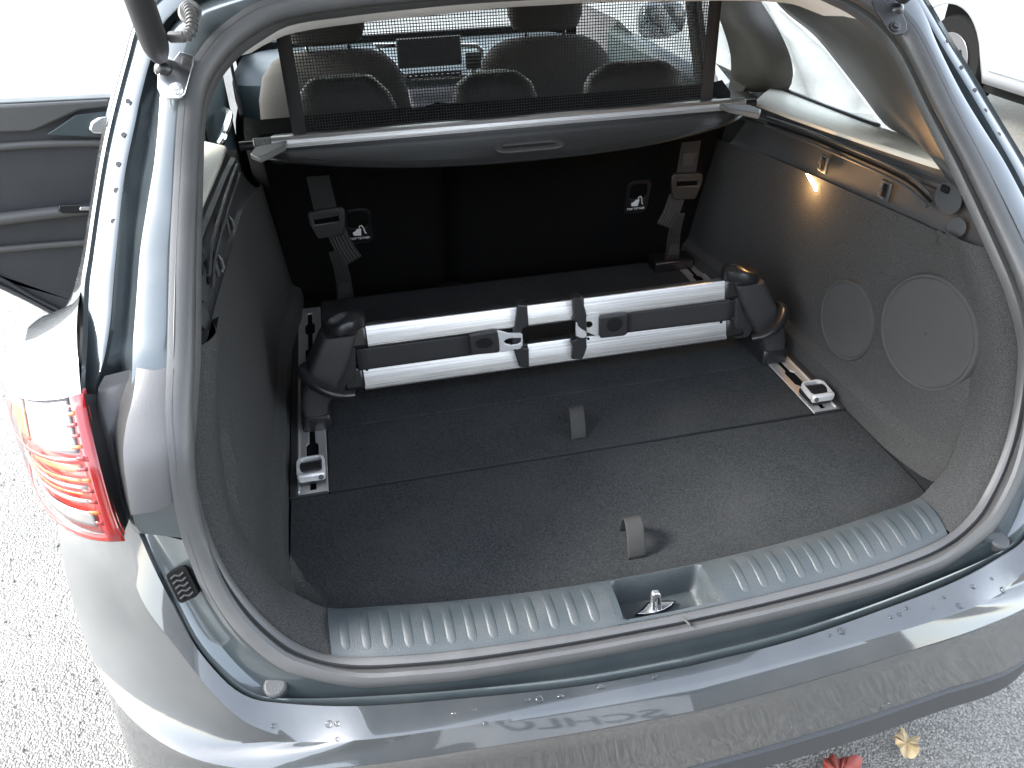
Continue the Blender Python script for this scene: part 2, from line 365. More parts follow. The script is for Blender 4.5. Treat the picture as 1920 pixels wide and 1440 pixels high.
F3 = trace([(154, 770), (167, 800), (191, 900), (222, 1000), (230, 1016)], lambda z: .004)
for s in (1, -1):
    rr_ = [catmull(b, 24) for b in (F0, F1, F2, F3)]
    loft('door_shut', [mir(r) for r in rr_] if s < 0 else rr_, M['paint_in'], car)
for s in (1, -1):
    rows = [catmull(b, 24) for b in (B0, B1, B2, B3, B4, B5)]
    mids = [rows[0], [p.lerp(q, .04) + V((0, .006, 0)) for p, q in zip(rows[0], rows[1])], [p.lerp(q, .5) + V((0, -.004, 0)) for p, q in zip(rows[0], rows[1])], rows[1], rows[2], rows[3], rows[4], rows[5]]
    if s < 0: mids = [mir(r) for r in mids]
    lb = loft('lamp_bracket', mids[:4], M['lampshade'], car)
    loft('bracket_edge', mids[3:], M['plastic_matt'], lb)
    if s < 0:
        # moulded lettering too worn to read: rows of short raised strokes
        bm = bmesh.new()
        for (px, py, ww) in [(277, 900, 12), (280, 911, 9), (290, 925, 7), (292, 940, 14), (294, 948, 10)]:
            for k in range(int(ww * 1.4)):
                p = onsurf(px - ww + k * 1.5 + random.uniform(-.3, .3), py - k * .18, gsurf(lambda z: -.0445)); add_box(bm, p, (.0006, .0008, .0022))
        mk('moulded_lettering', bm, M['grey_print'], lb, smooth=False)

# ---- bumper: painted return (seal -> ridge -> groove -> inner edge -> outer edge), then the outside
ridge = [V((.0, -.473, .628)), V((.15, -.468, .628)), V((.30, -.451, .628)), V((.45, -.427, .628))]
def ypl(y0, k, z0): return lambda p: p.y - (y0 + k * (p.z - z0))
RID = ridge + mir([onsurf(px, py, ypl(-.412, .62, .63)) for px, py in [(505, 1310), (467, 1300), (428, 1273), (369, 1203), (330, 1129), (295, 1059), (257, 973), (248, 955)]])
BIN = [V((0, -.484, .626)), V((.15, -.479, .626)), V((.30, -.461, .626)), V((.45, -.437, .626))] + mir([onsurf(px, py, ypl(-.420, .62, .627)) for px, py in [(500, 1313), (462, 1303), (424, 1277), (365, 1207), (326, 1132), (291, 1062), (253, 977), (244, 960)]])
BE = [V((0, -.507, .617)), V((.15, -.503, .617)), V((.30, -.495, .617)), V((.40, -.487, .616)), V((.45, -.480, .615))] + mir([onsurf(px, py, ypl(-.452, .80, .605)) for px, py in [(560, 1390), (505, 1378), (451, 1352), (389, 1292), (330, 1218), (268, 1137), (240, 1060), (229, 1016)]])
S1b = list(reversed([p for p in S1 if p.z < .905 and p.y < -.2]))          # bottom centre outwards and up
S1b = [V(p) for p in S1b]
n = 70
c_s, c_r, c_i, c_e = catmull(S1b, n), catmull(RID, n), catmull(BIN, n), catmull(BE, n)
def blend(a, b, t, d=(0, 0, 0)): return [p.lerp(q, t) + V(d) for p, q in zip(a, b)]
def both(rows):
    out = []
    for r in rows:
        r = [V(p) for p in r]; r[0].x = 0; out.append(mir(r)[::-1] + r[1:])
    return out
loft('boot_sill', both([c_s, blend(c_s, c_r, .12, (0, 0, -.020)), blend(c_s, c_r, .45, (0, 0, -.026)), blend(c_s, c_r, .8, (0, 0, -.010)), blend(c_s, c_r, .93, (0, 0, -.001)), c_r, blend(c_r, c_i, .35, (0, 0, -.004)), blend(c_r, c_i, .5, (0, 0, -.018))]), M['paint_in'], car)
# bumper cover rows: lip in the groove, top land, upper face, crease, lower face, lip, black valance
def crow(c, side): return catmull(c + side, n)
CR = crow([V((0, -.5285, .5905)), V((.15, -.523, .5905)), V((.30, -.513, .5905)), V((.45, -.499, .588))], [V((.58, -.470, .580)), V((.68, -.425, .585)), V((.765, -.345, .605)), V((.815, -.25, .66)), V((.845, -.14, .735)), V((.858, -.05, .765))])
LO = crow([V((0, -.512, .42)), V((.15, -.508, .42)), V((.30, -.500, .42)), V((.45, -.487, .42))], [V((.60, -.474, .42)), V((.71, -.425, .425)), V((.79, -.335, .43)), V((.835, -.22, .44)), V((.85, -.10, .45)), V((.86, .02, .46))])
BO = crow([V((0, -.518, .37)), V((.15, -.514, .37)), V((.30, -.507, .37)), V((.45, -.494, .37))], [V((.60, -.479, .37)), V((.705, -.425, .375)), V((.785, -.335, .38)), V((.83, -.22, .385)), V((.845, -.10, .39)), V((.855, .02, .40))])
body_rows = [blend(c_i, c_e, -.12, (0, .002, -.022)), blend(c_i, c_e, -.02, (0, 0, -.004)), blend(c_i, c_e, .06, (0, 0, .001)), blend(c_i, c_e, .5, (0, 0, .0012)), blend(c_i, c_e, .93, (0, 0, .0004)), blend(c_e, CR, .03, (0, -.00004, .00003)), blend(c_e, CR, .25, (0, -.00026, .0002)), blend(c_e, CR, .5, (0, -.00036, .00027)), blend(c_e, CR, .75, (0, -.00026, .0002)), blend(c_e, CR, .93, (0, -.00008, .00006)), CR, blend(CR, LO, .1, (0, .004, 0)), blend(CR, LO, .3, (0, .0045, 0)), blend(CR, LO, .6, (0, .002, 0)), LO]
bump = loft('bumper', both(body_rows), M['paint'], car, angle=20)
loft('bumper_valance', both([blend(LO, LO, 0, (0, .004, -.001)), blend(LO, BO, .08, (0, .008, 0)), blend(LO, BO, .2, (0, -.002, 0)), blend(LO, BO, .9), BO, blend(BO, BO, 0, (0, .05, -.015))]), M['plastic'], car)
from mathutils.bvhtree import BVHTree
bv = BVHTree.FromPolygons([v.co + bump.location for v in bump.data.vertices], [tuple(p.vertices) for p in bump.data.polygons])
def onbump(px, py):
    d = RM @ V(((px - 960) / FPX, (720 - py) / FPX, -1)); h_ = bv.ray_cast(CAM, d.normalized(), 5); n_ = h_[1]
    return (h_[0], n_ if n_.dot(d) < 0 else -n_) if h_[0] else (at(px, py, z=.617), V((0, 0, 1)))
c_, n_ = onbump(1660, 1325)
disc('parking_sensor', c_ - n_ * .001, n_, .0100, .0022, M['paint'], car, seg=28, bevel=.0008)
# rubber stops and the open connector slot in the left shut
for s in (1, -1):
    d = disc('bump_stop', (s * .549, -.392, .630), (0, -.35, .95), .0155, .019, M['plastic'], car, seg=28, bevel=.0035)
    f = RID
    p = onsurf(343, 1093, ypl(-.424, .62, .63)); p.x *= -s
    def rp(x, y, d=0): v_ = onsurf(x, y, ypl(-.424 - d, .62, .63)); return V((-s * v_.x, v_.y, v_.z))
    O_ = rp(345, 1093); U_ = (rp(360, 1085) - rp(332, 1098)).normalized(); N_ = U_.cross(rp(333, 1067) - rp(358, 1115)).normalized(); W_ = N_.cross(U_)
    N_ = N_ if N_.y < 0 else -N_
    q = plate('connector_slot', rrect(0, 0, .026, .042, .005), [], .014, M['dark'], car, O=O_ + N_ * .002, U=U_, W=W_, bevel=.003)
    for k in range(5): tube('connector_rib', [O_ + N_ * .0095 + U_ * a_ + W_ * (.014 - .007 * k + b_) for a_, b_ in ((-.009, -.001), (-.003, .001), (.002, -.002), (.008, 0))], .0014, M['plastic_matt'], q, seg=6)

# ---- body sides: shoulder, quarter panel, sill (outside)
def side_pts(y):
    f = smooth01((y + .30) / .30)
    return None
for s in (1, -1):
    rows = []
    oe = [p for p in catmull(OE, 60) if p.z < 1.40 and p.x > .4]
    # columns run from the outer edge of the shut forward along the body
    ys = [0, .06, .16, .32, .6, 1.0, 1.5, 2.1, 2.7]
    zt = [1.03, 1.0, .96, .93, .90, .86, .80, .72, .6, .45, .30]
    top = onsurf(149, 735, gsurf(-.022)); top = V((-top.x, top.y, top.z))
    def xo(z, y):                       # outer half width of the body
        base = interp([(.30, .835), (.45, .865), (.72, .872), (.80, .872), (.86, .866), (.90, .85), (.93, .835), (.96, .815), (1.0, .775), (1.03, .745)], z)
        return base - .10 * max(0, (-.02 - y)) / .25
    for z in zt:
        r = []
        start = .0 if z > .80 else -.02
        for yy in [start] + [v for v in (-.08, -.02, .06, .16, .32, .6, 1.0, 1.16) if v > start + .02]:
            r.append(V((s * xo(z, yy), yy, z)))
        rows.append(catmull(r, 26))
    rows = [r for r in rows]
    loft('quarter_panel', rows, M['paint'], car)
    # closing piece between the shut's outer edge and the shoulder
    edge = [p for p in catmull(OE, 60) if .98 < p.z < 1.34 and p.x > .5]
    edge = [V((s * p.x, p.y, p.z)) for p in edge]
    outer = [V((s * min(.80, abs(p.x) + .012 + .55 * max(0, 1.10 - p.z)), p.y + .11, p.z - .004)) for p in edge]
    loft('pillar_skin', [edge, [a.lerp(b, .5) + V((s * .006, 0, .003)) for a, b in zip(edge, outer)], outer], M['paint'], car)
    # front part of the side (beyond the open rear doorway on the left)
    loft('front_side', [[V((s * x, y, z)) for y in (2.0, 2.6, 3.2, 3.7)] for x, z in ((.74, 1.02), (.82, .95), (.87, .85), (.875, .6), (.84, .3))], M['paint'], car)
    box('side_sill', (s * .80, 1.2, .27), (.12, 2.4, .14), M['paint'], car, bevel=.02)
    # wheels
    for y in (.37, 2.75):
        bmw = bmesh.new(); rings = []
        for rr, xx in ((.20, .11), (.27, .115), (.31, .10), (.318, .06), (.318, -.06), (.31, -.10), (.20, -.11)):
            rings.append([V((s * (.74 + xx - .04), y + rr * math.cos(a), .32 + rr * math.sin(a))) for a in [2 * math.pi * k / 32 for k in range(32)]])
        grid(bmw, rings, True); wh = mk('wheel', bmw, M['tyre'], car)
        disc('rim', (s * .79, y, .32), (s, 0, 0), .205, .012, M['alloy'], wh, seg=32)

# ---- tail lights: housing in three lens zones over a dark shell
for s in (1, -1):
    inner = catmull(B5, 30)                               # edge along the shut, top to bottom
    def lamp_pt(v, u):
        """v 0 top..1 bottom along the inner edge, u 0..1 around the corner"""
        i = v * 29; a = inner[int(i)].lerp(inner[min(29, int(i) + 1)], i - int(i))
        zz = a.z - .035 * u * (1 - v) - .012 * u + .035 * u * v
        e = V((.862 - .012 * v, -.02 - .02 * v, zz))
        th = u * math.pi / 2
        x = a.x + (e.x - a.x) * math.sin(th); y = e.y + (a.y - e.y) * math.cos(th) ** 1.15
        return V((s * x, y, zz))
    def zone(name, v0, v1, u0, u1, m, lift, parent, nv=10, nu=18, wav=0):
        rows = []
        for i in range(nv + 1):
            v = lerp(v0, v1, i / nv); r = []
            for j in range(nu + 1):
                u = lerp(u0, u1, j / nu); p = lamp_pt(v, u); c = V((s * .62, .18, p.z)); d = (p - c).normalized()
                r.append(p + d * (lift + wav * math.sin(v * 40)))
            rows.append(r)
        return loft(name, rows, m, parent, solid=.0012)
    oq = min(catmull(OE, 80), key=lambda p: abs(p.z - 1.085) + (p.x < .5))
    rows = []
    for k_ in range(7):
        f_ = k_ / 6; r = []
        for j in range(19):
            u = j / 18; p = lamp_pt(0, u); e = V((s * lerp(oq.x, .80, u), lerp(oq.y, .10, u), lerp(oq.z, .985, u)))
            m_ = p.lerp(e, f_); m_.z += .016 * math.sin(math.pi * f_); m_.x += s * .012 * math.sin(math.pi * f_) * u; r.append(m_)
        rows.append(r)
    loft('quarter_panel', rows, M['paint'], car)
    tl = zone('tail_light', 0, 1, 0, 1, M['red_lens'], -.012, car, wav=0)
    zone('clear_band', .02, .40, .09, .38, M['clear_lens'], -.006, tl)
    zone('orange_band', .04, .39, .40, .97, M['orange_lens'], -.006, tl)
    for (v0, v1, u0, u1, mm) in ((.475, .525, .09, .40, 'orange_lens'), (.575, .60, .09, .95, 'orange_lens'), (.625, .65, .09, .9, 'clear_lens'), (.675, .69, .09, .9, 'orange_lens'), (.72, .75, .09, .7, 'clear_lens'), (.81, .92, .10, .40, 'clear_lens'), (.82, .88, .5, .75, 'clear_lens')):
        zone('reflector_band', v0, v1, u0, u1, M[mm], -.006, tl, nv=4)
    zone('lamp_rim', 0, 1, -.015, .060, M['red_dark'], .0005, tl, nu=3)
    for k_ in range(11): zone('rim_tooth', .10 + .075 * k_, .125 + .075 * k_, .045, .085 + .015 * (k_ % 2), M['red_dark' if k_ % 3 else 'orange_lens'], .0008, tl, nv=2, nu=3)
    zone('lamp_rim', .95, 1.0, .0, 1, M['red_lens'], .0005, tl, nv=2)
    zone('lamp_rim', .41, .44, .03, 1, M['red_lens'], .0005, tl, nv=2)
    zone('lamp_cover', 0, 1, 0, 1, M['clear'], .0015, tl)

# ---- roof, headlining, bonnet, windscreen
roof_rows = []
oer = catmull(OE, 60); topn = [p for p in oer if p.z > 1.24]
tr = mir(topn[1:])[::-1] + topn
for y, dz, kx in ((0, 0, 1), (.25, .012, .99), (.7, .022, .97), (1.3, .015, .95), (1.75, -.02, .93)):
    roof_rows.append([V((p.x * kx, max(p.y, p.y + (y - p.y) * 1.0 if y > 0 else p.y), p.z + dz)) for p in tr])
loft('roof_panel', roof_rows, M['paint'], car, solid=.004)
tt = catmull(T1, 90); tt = [p for p in tt if p.z > 1.30 and p.y > .1]; tt = mir(tt[1:])[::-1] + tt
s0t = catmull(S0, 90); s0t = [p for p in s0t if p.z > 1.30 and p.y > .05]; s0t = mir(s0t[1:])[::-1] + s0t
k = 50
ra, rb = catmull(s0t, k), catmull(tt, k)
rows = [ra, [p.lerp(q, .5) + V((0, -.004, .003)) for p, q in zip(ra, rb)], rb]
for y in (.4, .8, 1.3, 1.8): rows.append([V((p.x * (1.06 if y < 1.5 else 1.0), max(y, p.y + .03), p.z + .02 * (1 - abs(p.x) / .6) - .05 * max(0, abs(p.x) / .55 - .75))) for p in rb])
loft('headlining', rows, M['cream'], car)
loft('bonnet', [[V((x, y, z - .05 * (x / .75) ** 2)) for x in (-.78, -.5, -.2, 0, .2, .5, .78)] for y, z in ((2.62, .90), (2.9, .87), (3.3, .80), (3.7, .70))], M['paint'], car)
loft('windscreen', [[V((x * kx, y - .12 * (x / .7) ** 2, z)) for x in (-.72, -.5, -.25, 0, .25, .5, .72)] for y, z, kx in ((2.62, .93, 1), (2.3, 1.13, .93), (1.88, 1.35, .82))], M['glass'], car, solid=.003)

# ================================================================ boot interior
ztop = lambda y: interp([(-.30, .985), (-.20, 1.012), (-.16, 1.022), (0, 1.012), (.295, .988), (.573, .965), (.80, .945)], y)
def wallx(z, y):
    zt_ = ztop(y); v = (z - .62) / (zt_ - .62)
    x = interp([(0, .541), (.098, .5425), (.108, .545), (.125, .556), (.145, .5605), (.5, .566), (1, .575)], v)
    return x - .03 * smooth01((y - .45) / .3)
zlip = [p for p in catmull(T1, 160) if .60 < p.z < 1.03 and p.x > .505 and p.y < 0]       # rear edge of the side wall, top to bottom
zlip = zlip[::-1]
NV, vlist = 40, []
for s in (1, -1):
    rows = []
    for j in range(NV + 1):
        v = j / NV; v = v * v * .35 + v * .65
        i = v * (len(zlip) - 1); e = zlip[int(i)].lerp(zlip[min(len(zlip) - 1, int(i) + 1)], i - int(i))
        r = []
        for jj, y in enumerate([None, -.25, -.22, -.19, -.16, -.12, -.06, 0, .06, .12, .2, .3, .42, .5, .58, .66, .80]):
            if y is None: r.append(e.copy()); continue
            z = lerp(.617, ztop(y), v); p = V((wallx(z, y), y, z))
            tt_ = smooth01((y + .27) / .17)
            if y < e.y + .012: p = e + V((0, .002 + .004 * jj, 0)); p.z = lerp(e.z, z, .3)
            r.append(e.lerp(p, max(tt_, .02)) if y < -.1 else p)
        rows.append([V((s * p.x, p.y, p.z)) for p in r])
    sc_ = loft('side_carpet', rows, M['carpet_side'], car, angle=18)
    if s > 0: right_carpet = sc_
# carpet lip between seal and wall from the plastic trim down to the sill cover
ii = [i for i, p in enumerate(S0) if p.z < 1.03 and p.x > .476]
S0l = [p for p in catmull(S0, 200) if p.z < 1.035 and p.y < -.05 and p.x > .4765]
T1l = [p for p in catmull(T1, 200) if p.z < 1.035 and p.y < -.02 and p.x > .4765]
for s in (1, -1):
    a, b = catmull(S0l, 50), catmull(T1l, 50)
    rows = [[p.lerp(q, u) + V((-.010 * math.sin(u * math.pi), -.012 * math.sin(u * math.pi), 0)) for p, q in zip(a, b)] for u in (-.03, .1, .3, .55, .8, 1.0)]
    if s < 0: rows = [mir(r) for r in rows]
    loft('carpet_lip', rows, M['carpet_side'], car)
box_under = box('floor_pan', (0, .26, .583), (1.14, 1.08, .046), M['dark'], car, bevel=0)
# floor panels with a seam, rounded front corners on the rear one
fl = []
edge = [p for p in catmull(T1, 200) if p.y < -.2 and p.z < .70]                    # toward the centre
outl = [V((p.x, p.y + .004, 0)) for p in edge if p.x < .536]
right = [(p.x, p.y) for p in outl][::-1]                                             # centre -> right
right = [q for i, q in enumerate(right) if i % 4 == 0] + [right[-1]]
outer = [(-x, y) for x, y in right[::-1]] + right[1:] + [(.5375, -.215), (.5375, -.004), (-.5375, -.004), (-.5375, -.215)]
fp = plate('floor_panel', outer, [], .016, M['carpet'], car, O=(0, 0, .612), U=(1, 0, 0), W=(0, 1, 0), bevel=.003)
def strap_loop(px_top, px_bot, parent, wd):
    b = at(*px_bot, z=.6215); t = at(*px_top, z=.665)
    x0 = b.x
    path = [V((0, .0, 0)), V((0, .004, .012)), V((0, .018, .034)), V((0, .036, .046)), V((0, .050, .040)), V((0, .060, .018)), V((0, .064, 0))]
    bm = bmesh.new(); rows = []
    for p in catmull(path, 26):
        rows.append([b + V((x * wd / 2 + .006 * (p.y / .05), p.y, p.z)) for x in (-1, -.85, 0, .85, 1)])
    for i, r in enumerate(rows):
        for k_, q in enumerate(r):
            if 0 < k_ < 4: q.y -= .0007 * (i % 2)
    grid(bm, rows); return mk('pull_strap', bm, M['strap'], parent, solid=.0016)
strap_loop((1183, 980), (1194, 1046), fp, .029)
fp2 = plate('floor_panel', [(-.4715, .004), (.4715, .004), (.4715, .186), (-.4715, .186)], [], .016, M['carpet'], car, O=(0, 0, .612), U=(1, 0, 0), W=(0, 1, 0), bevel=.003)
plate('floor_flap', [(-.4715, .190), (.4715, .190), (.4715, .74), (-.4715, .74)], [], .016, M['carpet'], car, O=(0, 0, .612), U=(1, 0, 0), W=(0, 1, 0), bevel=.003)
strap_loop((1073, 770), (1085, 823), fp2, .029)
for s in (1, -1):   # carpet strip outside the rails and along the rear panel
    plate('floor_edge', [(s * .5415, -.26), (s * .5415, .72), (s * .60, .72), (s * .60, -.20), (s * .575, -.26)], [], .010, M['carpet'], car, O=(0, 0, .6105), U=(1, 0, 0), W=(0, 1, 0), bevel=.002)
# cargo rails: plate with slots over a dark channel
def rail_slot():
    pts = [(-.0055, .012)]
    y = .012
    for y0 in (.095, .215, .335, .455, .575):
        pts += [(-.0055, y0), (-.0115, y0 + .008), (-.0115, y0 + .05), (-.0055, y0 + .058)]
    pts += [(-.0055, .68)]
    return pts + [(-x, yy) for x, yy in pts[::-1]]
for s in (1, -1):
    cx = s * .4985
    r_ = plate('cargo_rail', [(-.0262, .003), (.0262, .003), (.0262, .71), (-.0262, .71)], [rail_slot()], .004, M['alu_rail'], car, O=(cx, 0, .6195), U=(1, 0, 0), W=(0, 1, 0), bevel=.0008)
    box('rail_channel', (cx, .355, .6115), (.050, .70, .003), M['dark'], r_, bevel=0)
    box('rail_frame', (s * .5325, .355, .6165), (.0135, .712, .013), M['plastic_matt'], r_, bevel=.002)
    box('rail_end', (s * .506, .0005, .6165), (.066, .004, .013), M['plastic_matt'], r_, bevel=.001)
    box('rail_edge', (s * .5235, .36, .6205), (.004, .70, .006), M['alu_rail'], r_, bevel=.001)
# seat backs (two parts) with tether anchors
def seat_y(z): return .785 - (z - .60) * .27
for (x0, x1) in ((-.56, -.142), (-.138, .56)):
    rows = []
    for z in (.60, .66, .75, .85, .95, 1.03, 1.06, 1.075):
        inset = .012 if z > 1.05 else 0
        r = []
        for k_ in range(15):
            u = k_ / 14; x = lerp(x0, x1, u); ed = min(u, 1 - u) * (x1 - x0)
            r.append(V((x, seat_y(z) + .03 * max(0, 1 - ed / .02) ** 2 + (.06 if z > 1.07 else inset), z)))
        rows.append(r)
    loft('rear_seat_back', rows, M['seatback'], car, solid=.02)
for s in (1, -1):
    zc = .82; yc = seat_y(zc)
    U_, W_ = V((1, 0, 0)), V((0, -.27, 1)).normalized()
    fr = plate('tether_anchor', rrect(0, 0, .064, .10, .018), [rrect(0, .018, .046, .048, .012)], .008, M['plastic_black'], car, O=(s * .352, yc - .010, zc), U=U_, W=W_, bevel=.002)
    O_ = V((s * .352, yc - .0165, zc))
    plate('pictogram', [(-.013, -.024), (.004, -.026), (.006, -.004), (-.002, -.004), (-.008, -.012), (-.015, -.016)], [], .001, M['white_print'], fr, O=O_, U=U_, W=W_)
    tube('pictogram', [O_ + U_ * x + W_ * z_ for x, z_ in ((.001, -.006), (.003, .002), (.008, .003), (.012, -.006), (.014, -.018), (.017, -.021))], .0014, M['white_print'], fr, seg=6)
    text('lettering', 'TOP TETHER', .0085, .001, M['white_print'], fr, O_ + W_ * -.034, U_, W_)
    plate('anchor_bar', rrect(0, .0, .046, .0022, .001), [], .002, M['strap'], fr, O=O_ + W_ * -.004, U=U_, W=W_)
# hanging tie-down straps with buckles
for s in (1, -1):
    Y = .578
    def q(px, py): p = at(px, py, y=Y); return (p.x * s, p.z)
    def z8(x, y): return q(1150 + x / 4.8, 260 + y / 4.8)
    st = plate('tie_down_strap', [z8(622, 40), z8(795, 20), z8(745, 330), z8(570, 330)], [], .002, M['web_dark'], car, O=(0, Y + .004, 0))
    def webs(pts_l, pts_r, nm, parent, m):
        rows = []
        for (l, r2) in zip(catmull([V((*z8(*p), 0)) for p in pts_l], 14), catmull([V((*z8(*p), 0)) for p in pts_r], 14)):
            rows.append([V((lerp(l.x, r2.x, u), Y + .004 + (.0022 if k_ % 2 else 0), lerp(l.y, r2.y, u))) for k_, u in enumerate([i / 12 for i in range(13)])])
        return loft(nm, rows, m, parent, solid=.001)
    webs([(515, 500), (455, 660), (395, 770)], [(650, 545), (600, 680), (535, 825)], 'strap_tail', st, M['web_grey'])
    webs([(560, 670), (500, 860), (470, 1100)], [(650, 680), (610, 860), (600, 1090)], 'lower_strap', st, M['web_dark'])
    plate('woven_label', [z8(630, 130), z8(750, 118), z8(720, 235), z8(618, 245)], [], .001, M['web_grey'] if s > 0 else M['web_dark'], st, O=(0, Y + .0005, 0))
    plate('woven_label', [z8(505, 955), z8(592, 945), z8(585, 1040), z8(490, 1048)], [], .001, M['web_grey'] if s > 0 else M['web_dark'], st, O=(0, Y - .001, 0))
    plate('buckle', [z8(530, 318), z8(545, 310), z8(780, 303), z8(797, 318), z8(795, 345), z8(785, 400), z8(730, 525), z8(715, 535), z8(545, 540), z8(528, 530), z8(512, 420), z8(514, 340)], [[z8(566, 352), z8(752, 346), z8(750, 412), z8(560, 422)]], .008, M['buckle'], st, O=(0, Y - .004, 0), bevel=.002)
    tube('buckle_bar', [V((*[z8(566, 368)[0]], Y - .002, z8(566, 368)[1])), V((z8(750, 362)[0], Y - .002, z8(750, 362)[1]))], .004, M['web_grey'], st, seg=8)
# small bits on the floor by the right seat hinge
hinge = box('seat_hinge', (.455, .70, .635), (.11, .06, .03), M['plastic_black'], car, bevel=.006)
for (a, b) in (((1293, 520), (1298, 530)), ((1316, 522), (1320, 534)), ((1290, 497), (1297, 504))):
    pass

# upper side trims, ledges, pillars (mirrored)
WIN = [V((.74, .728, 1.045)), V((.74, .355, 1.060)), V((.742, .375, 1.070)), V((.738, .525, 1.133)), V((.733, .656, 1.186)), V((.722, .80, 1.222)), V((.715, .90, 1.235))]
ledge = [V((.600, .640, 1.052)), V((.600, .45, 1.064)), V((.600, .197, 1.085)), V((.598, .071, 1.097)), V((.590, -.01, 1.108)), V((.578, -.048, 1.120))]
for s in (1, -1):
    def sx(rows): return [[V((s * p.x, p.y, p.z)) for p in r] for r in rows]
    # side trim between the carpet and the ledge
    L = catmull(ledge, 30); rows = []
    ct = []
    for i, p in enumerate(L):
        y = lerp(.66, -.165, i / 29) if True else p.y
        ct.append(V((wallx(ztop(y), y) + .001, y, ztop(y) - .004)))
    for u, d in ((0, 0), (.03, .008), (.12, .011), (.5, .012), (.60, .010), (.64, .004), (.68, -.001), (.74, -.001), (.78, .006), (.93, .004), (1, 0)):
        rows.append([a.lerp(b, u) + V((d, 0, 0)) for a, b in zip(ct, L)])
    tp = loft('side_trim', sx(rows), M['plastic'], car)
    # ledge top (bright) out to the window
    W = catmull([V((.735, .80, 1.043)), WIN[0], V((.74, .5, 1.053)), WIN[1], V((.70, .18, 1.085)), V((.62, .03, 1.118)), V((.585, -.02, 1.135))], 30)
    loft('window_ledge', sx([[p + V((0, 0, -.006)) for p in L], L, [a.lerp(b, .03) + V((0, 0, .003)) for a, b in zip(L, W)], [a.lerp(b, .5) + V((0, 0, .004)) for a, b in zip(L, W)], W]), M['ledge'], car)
    # D pillar trim from the seal to the window
    a = [p for p in catmull(S0, 220) if 1.09 < p.z < 1.335 and p.x > .42][::-1]; a = catmull(a, 34)
    b = catmull([V((.60, .0, 1.118)), V((.69, .20, 1.085)), V((.738, .355, 1.066)), V((.738, .45, 1.102)), V((.735, .56, 1.147)), V((.73, .67, 1.19)), V((.722, .80, 1.222)), V((.70, .86, 1.26))], 34)
    rows = []
    for u, d in ((-.01, 0), (.06, .0), (.12, -.004), (.35, -.020), (.6, -.020), (.78, -.014), (.85, -.004), (.92, .004), (1.0, .012)):
        rows.append([p.lerp(q_, u) + V((d, 0, d * -.3)) for p, q_ in zip(a, b)])
    loft('pillar_trim', sx(rows), M['pillar'], car)
    # C pillar trim
    a = [V((.745, .80, 1.03)), V((.742, .735, 1.05)), V((.742, .73, 1.095)), V((.738, .78, 1.15)), V((.728, .905, 1.225)), V((.70, .95, 1.27))]
    b = [V((.74, .98, 1.00)), V((.745, 1.00, 1.05)), V((.745, 1.03, 1.10)), V((.735, 1.09, 1.17)), V((.725, 1.16, 1.24)), V((.69, 1.2, 1.29))]
    a, b = catmull(a, 20), catmull(b, 20)
    loft('pillar_trim', sx([a, [p.lerp(q_, .12) + V((-.03, 0, 0)) for p, q_ in zip(a, b)], [p.lerp(q_, .38) + V((-.055, 0, 0)) for p, q_ in zip(a, b)], [p.lerp(q_, .8) + V((-.055, 0, 0)) for p, q_ in zip(a, b)], b]), M['trim_light'], car)
    # quarter window pane and its dark rubber sill
    qw = loft('quarter_window', sx([[WIN[0], WIN[1]], [V((.742, .72, 1.10)), V((.74, .46, 1.105))], [V((.735, .80, 1.16)), V((.737, .60, 1.163))], [V((.722, .93, 1.235)), V((.722, .80, 1.222))]]), M['glass'], car, solid=.003)
    tube('window_seal', [V((s * .738, .75, 1.047)), V((s * .738, .55, 1.053)), V((s * .736, .36, 1.062))], .005, M['plastic_black'], qw, seg=8)
    # cover guide groove end pocket, bag hooks, screw cover
    def wp(px, py, d=0):
        p = onsurf(px, py, lambda p: p.x - (.577 - d)) if False else at(px, py, x=.5775 - d); return V((s * p.x, p.y, p.z))
    for (px, py) in ((1545, 307), (1660, 357)):
        c = wp(px, py)
        hk = box('bag_hook', c, (.006, .030, .036), M['plastic'], tp, bevel=.004)
        box('hook_slot', c + V((-s * .0015, -.002, .001)), (.006, .013, .024), M['dark'], hk, bevel=.002)
        tube('hook_tongue', [c + V((-s * .003, .008, .010)), c + V((-s * .007, .007, .002)), c + V((-s * .008, .004, -.010)), c + V((-s * .004, -.003, -.014))], .0022, M['plastic_grey'], hk, seg=8)
    disc('screw_cover', wp(1795, 427), (-s, -.15, .1), .0165, .002, M['plastic'], tp, seg=28, bevel=.0008)
    c = wp(1778, 372)
    pk = plate('cover_guide', oval(0, 0, .030, .024), [], .003, M['plastic'], tp, O=c, U=V((0, 1, .25)), W=V((s * .1, -.25, 1)), bevel=.001)
    box('guide_slot', c + V((-s * .002, .010, .012)), (.005, .018, .012), M['dark'], pk, bevel=.003)
    g_ = [wp(px, py, .0035) for px, py in ((1440, 230), (1520, 258), (1600, 292), (1660, 318), (1710, 345), (1745, 378))]
    tube('cover_track', catmull(g_, 24), .0026, M['dark'], tp, seg=8)
    tube('track_rib', catmull([p + V((-s * .004, 0, .012)) for p in g_], 24), .003, M['plastic'], tp, seg=8)
    tube('track_rib', catmull([p + V((-s * .004, 0, -.008)) for p in g_], 24), .003, M['plastic'], tp, seg=8)
    disc('carpet_stud', V((s * .597, -.232, .845)), (-s, -.9, .1), .0085, .004, M['plastic'], car, seg=18, bevel=.0018)
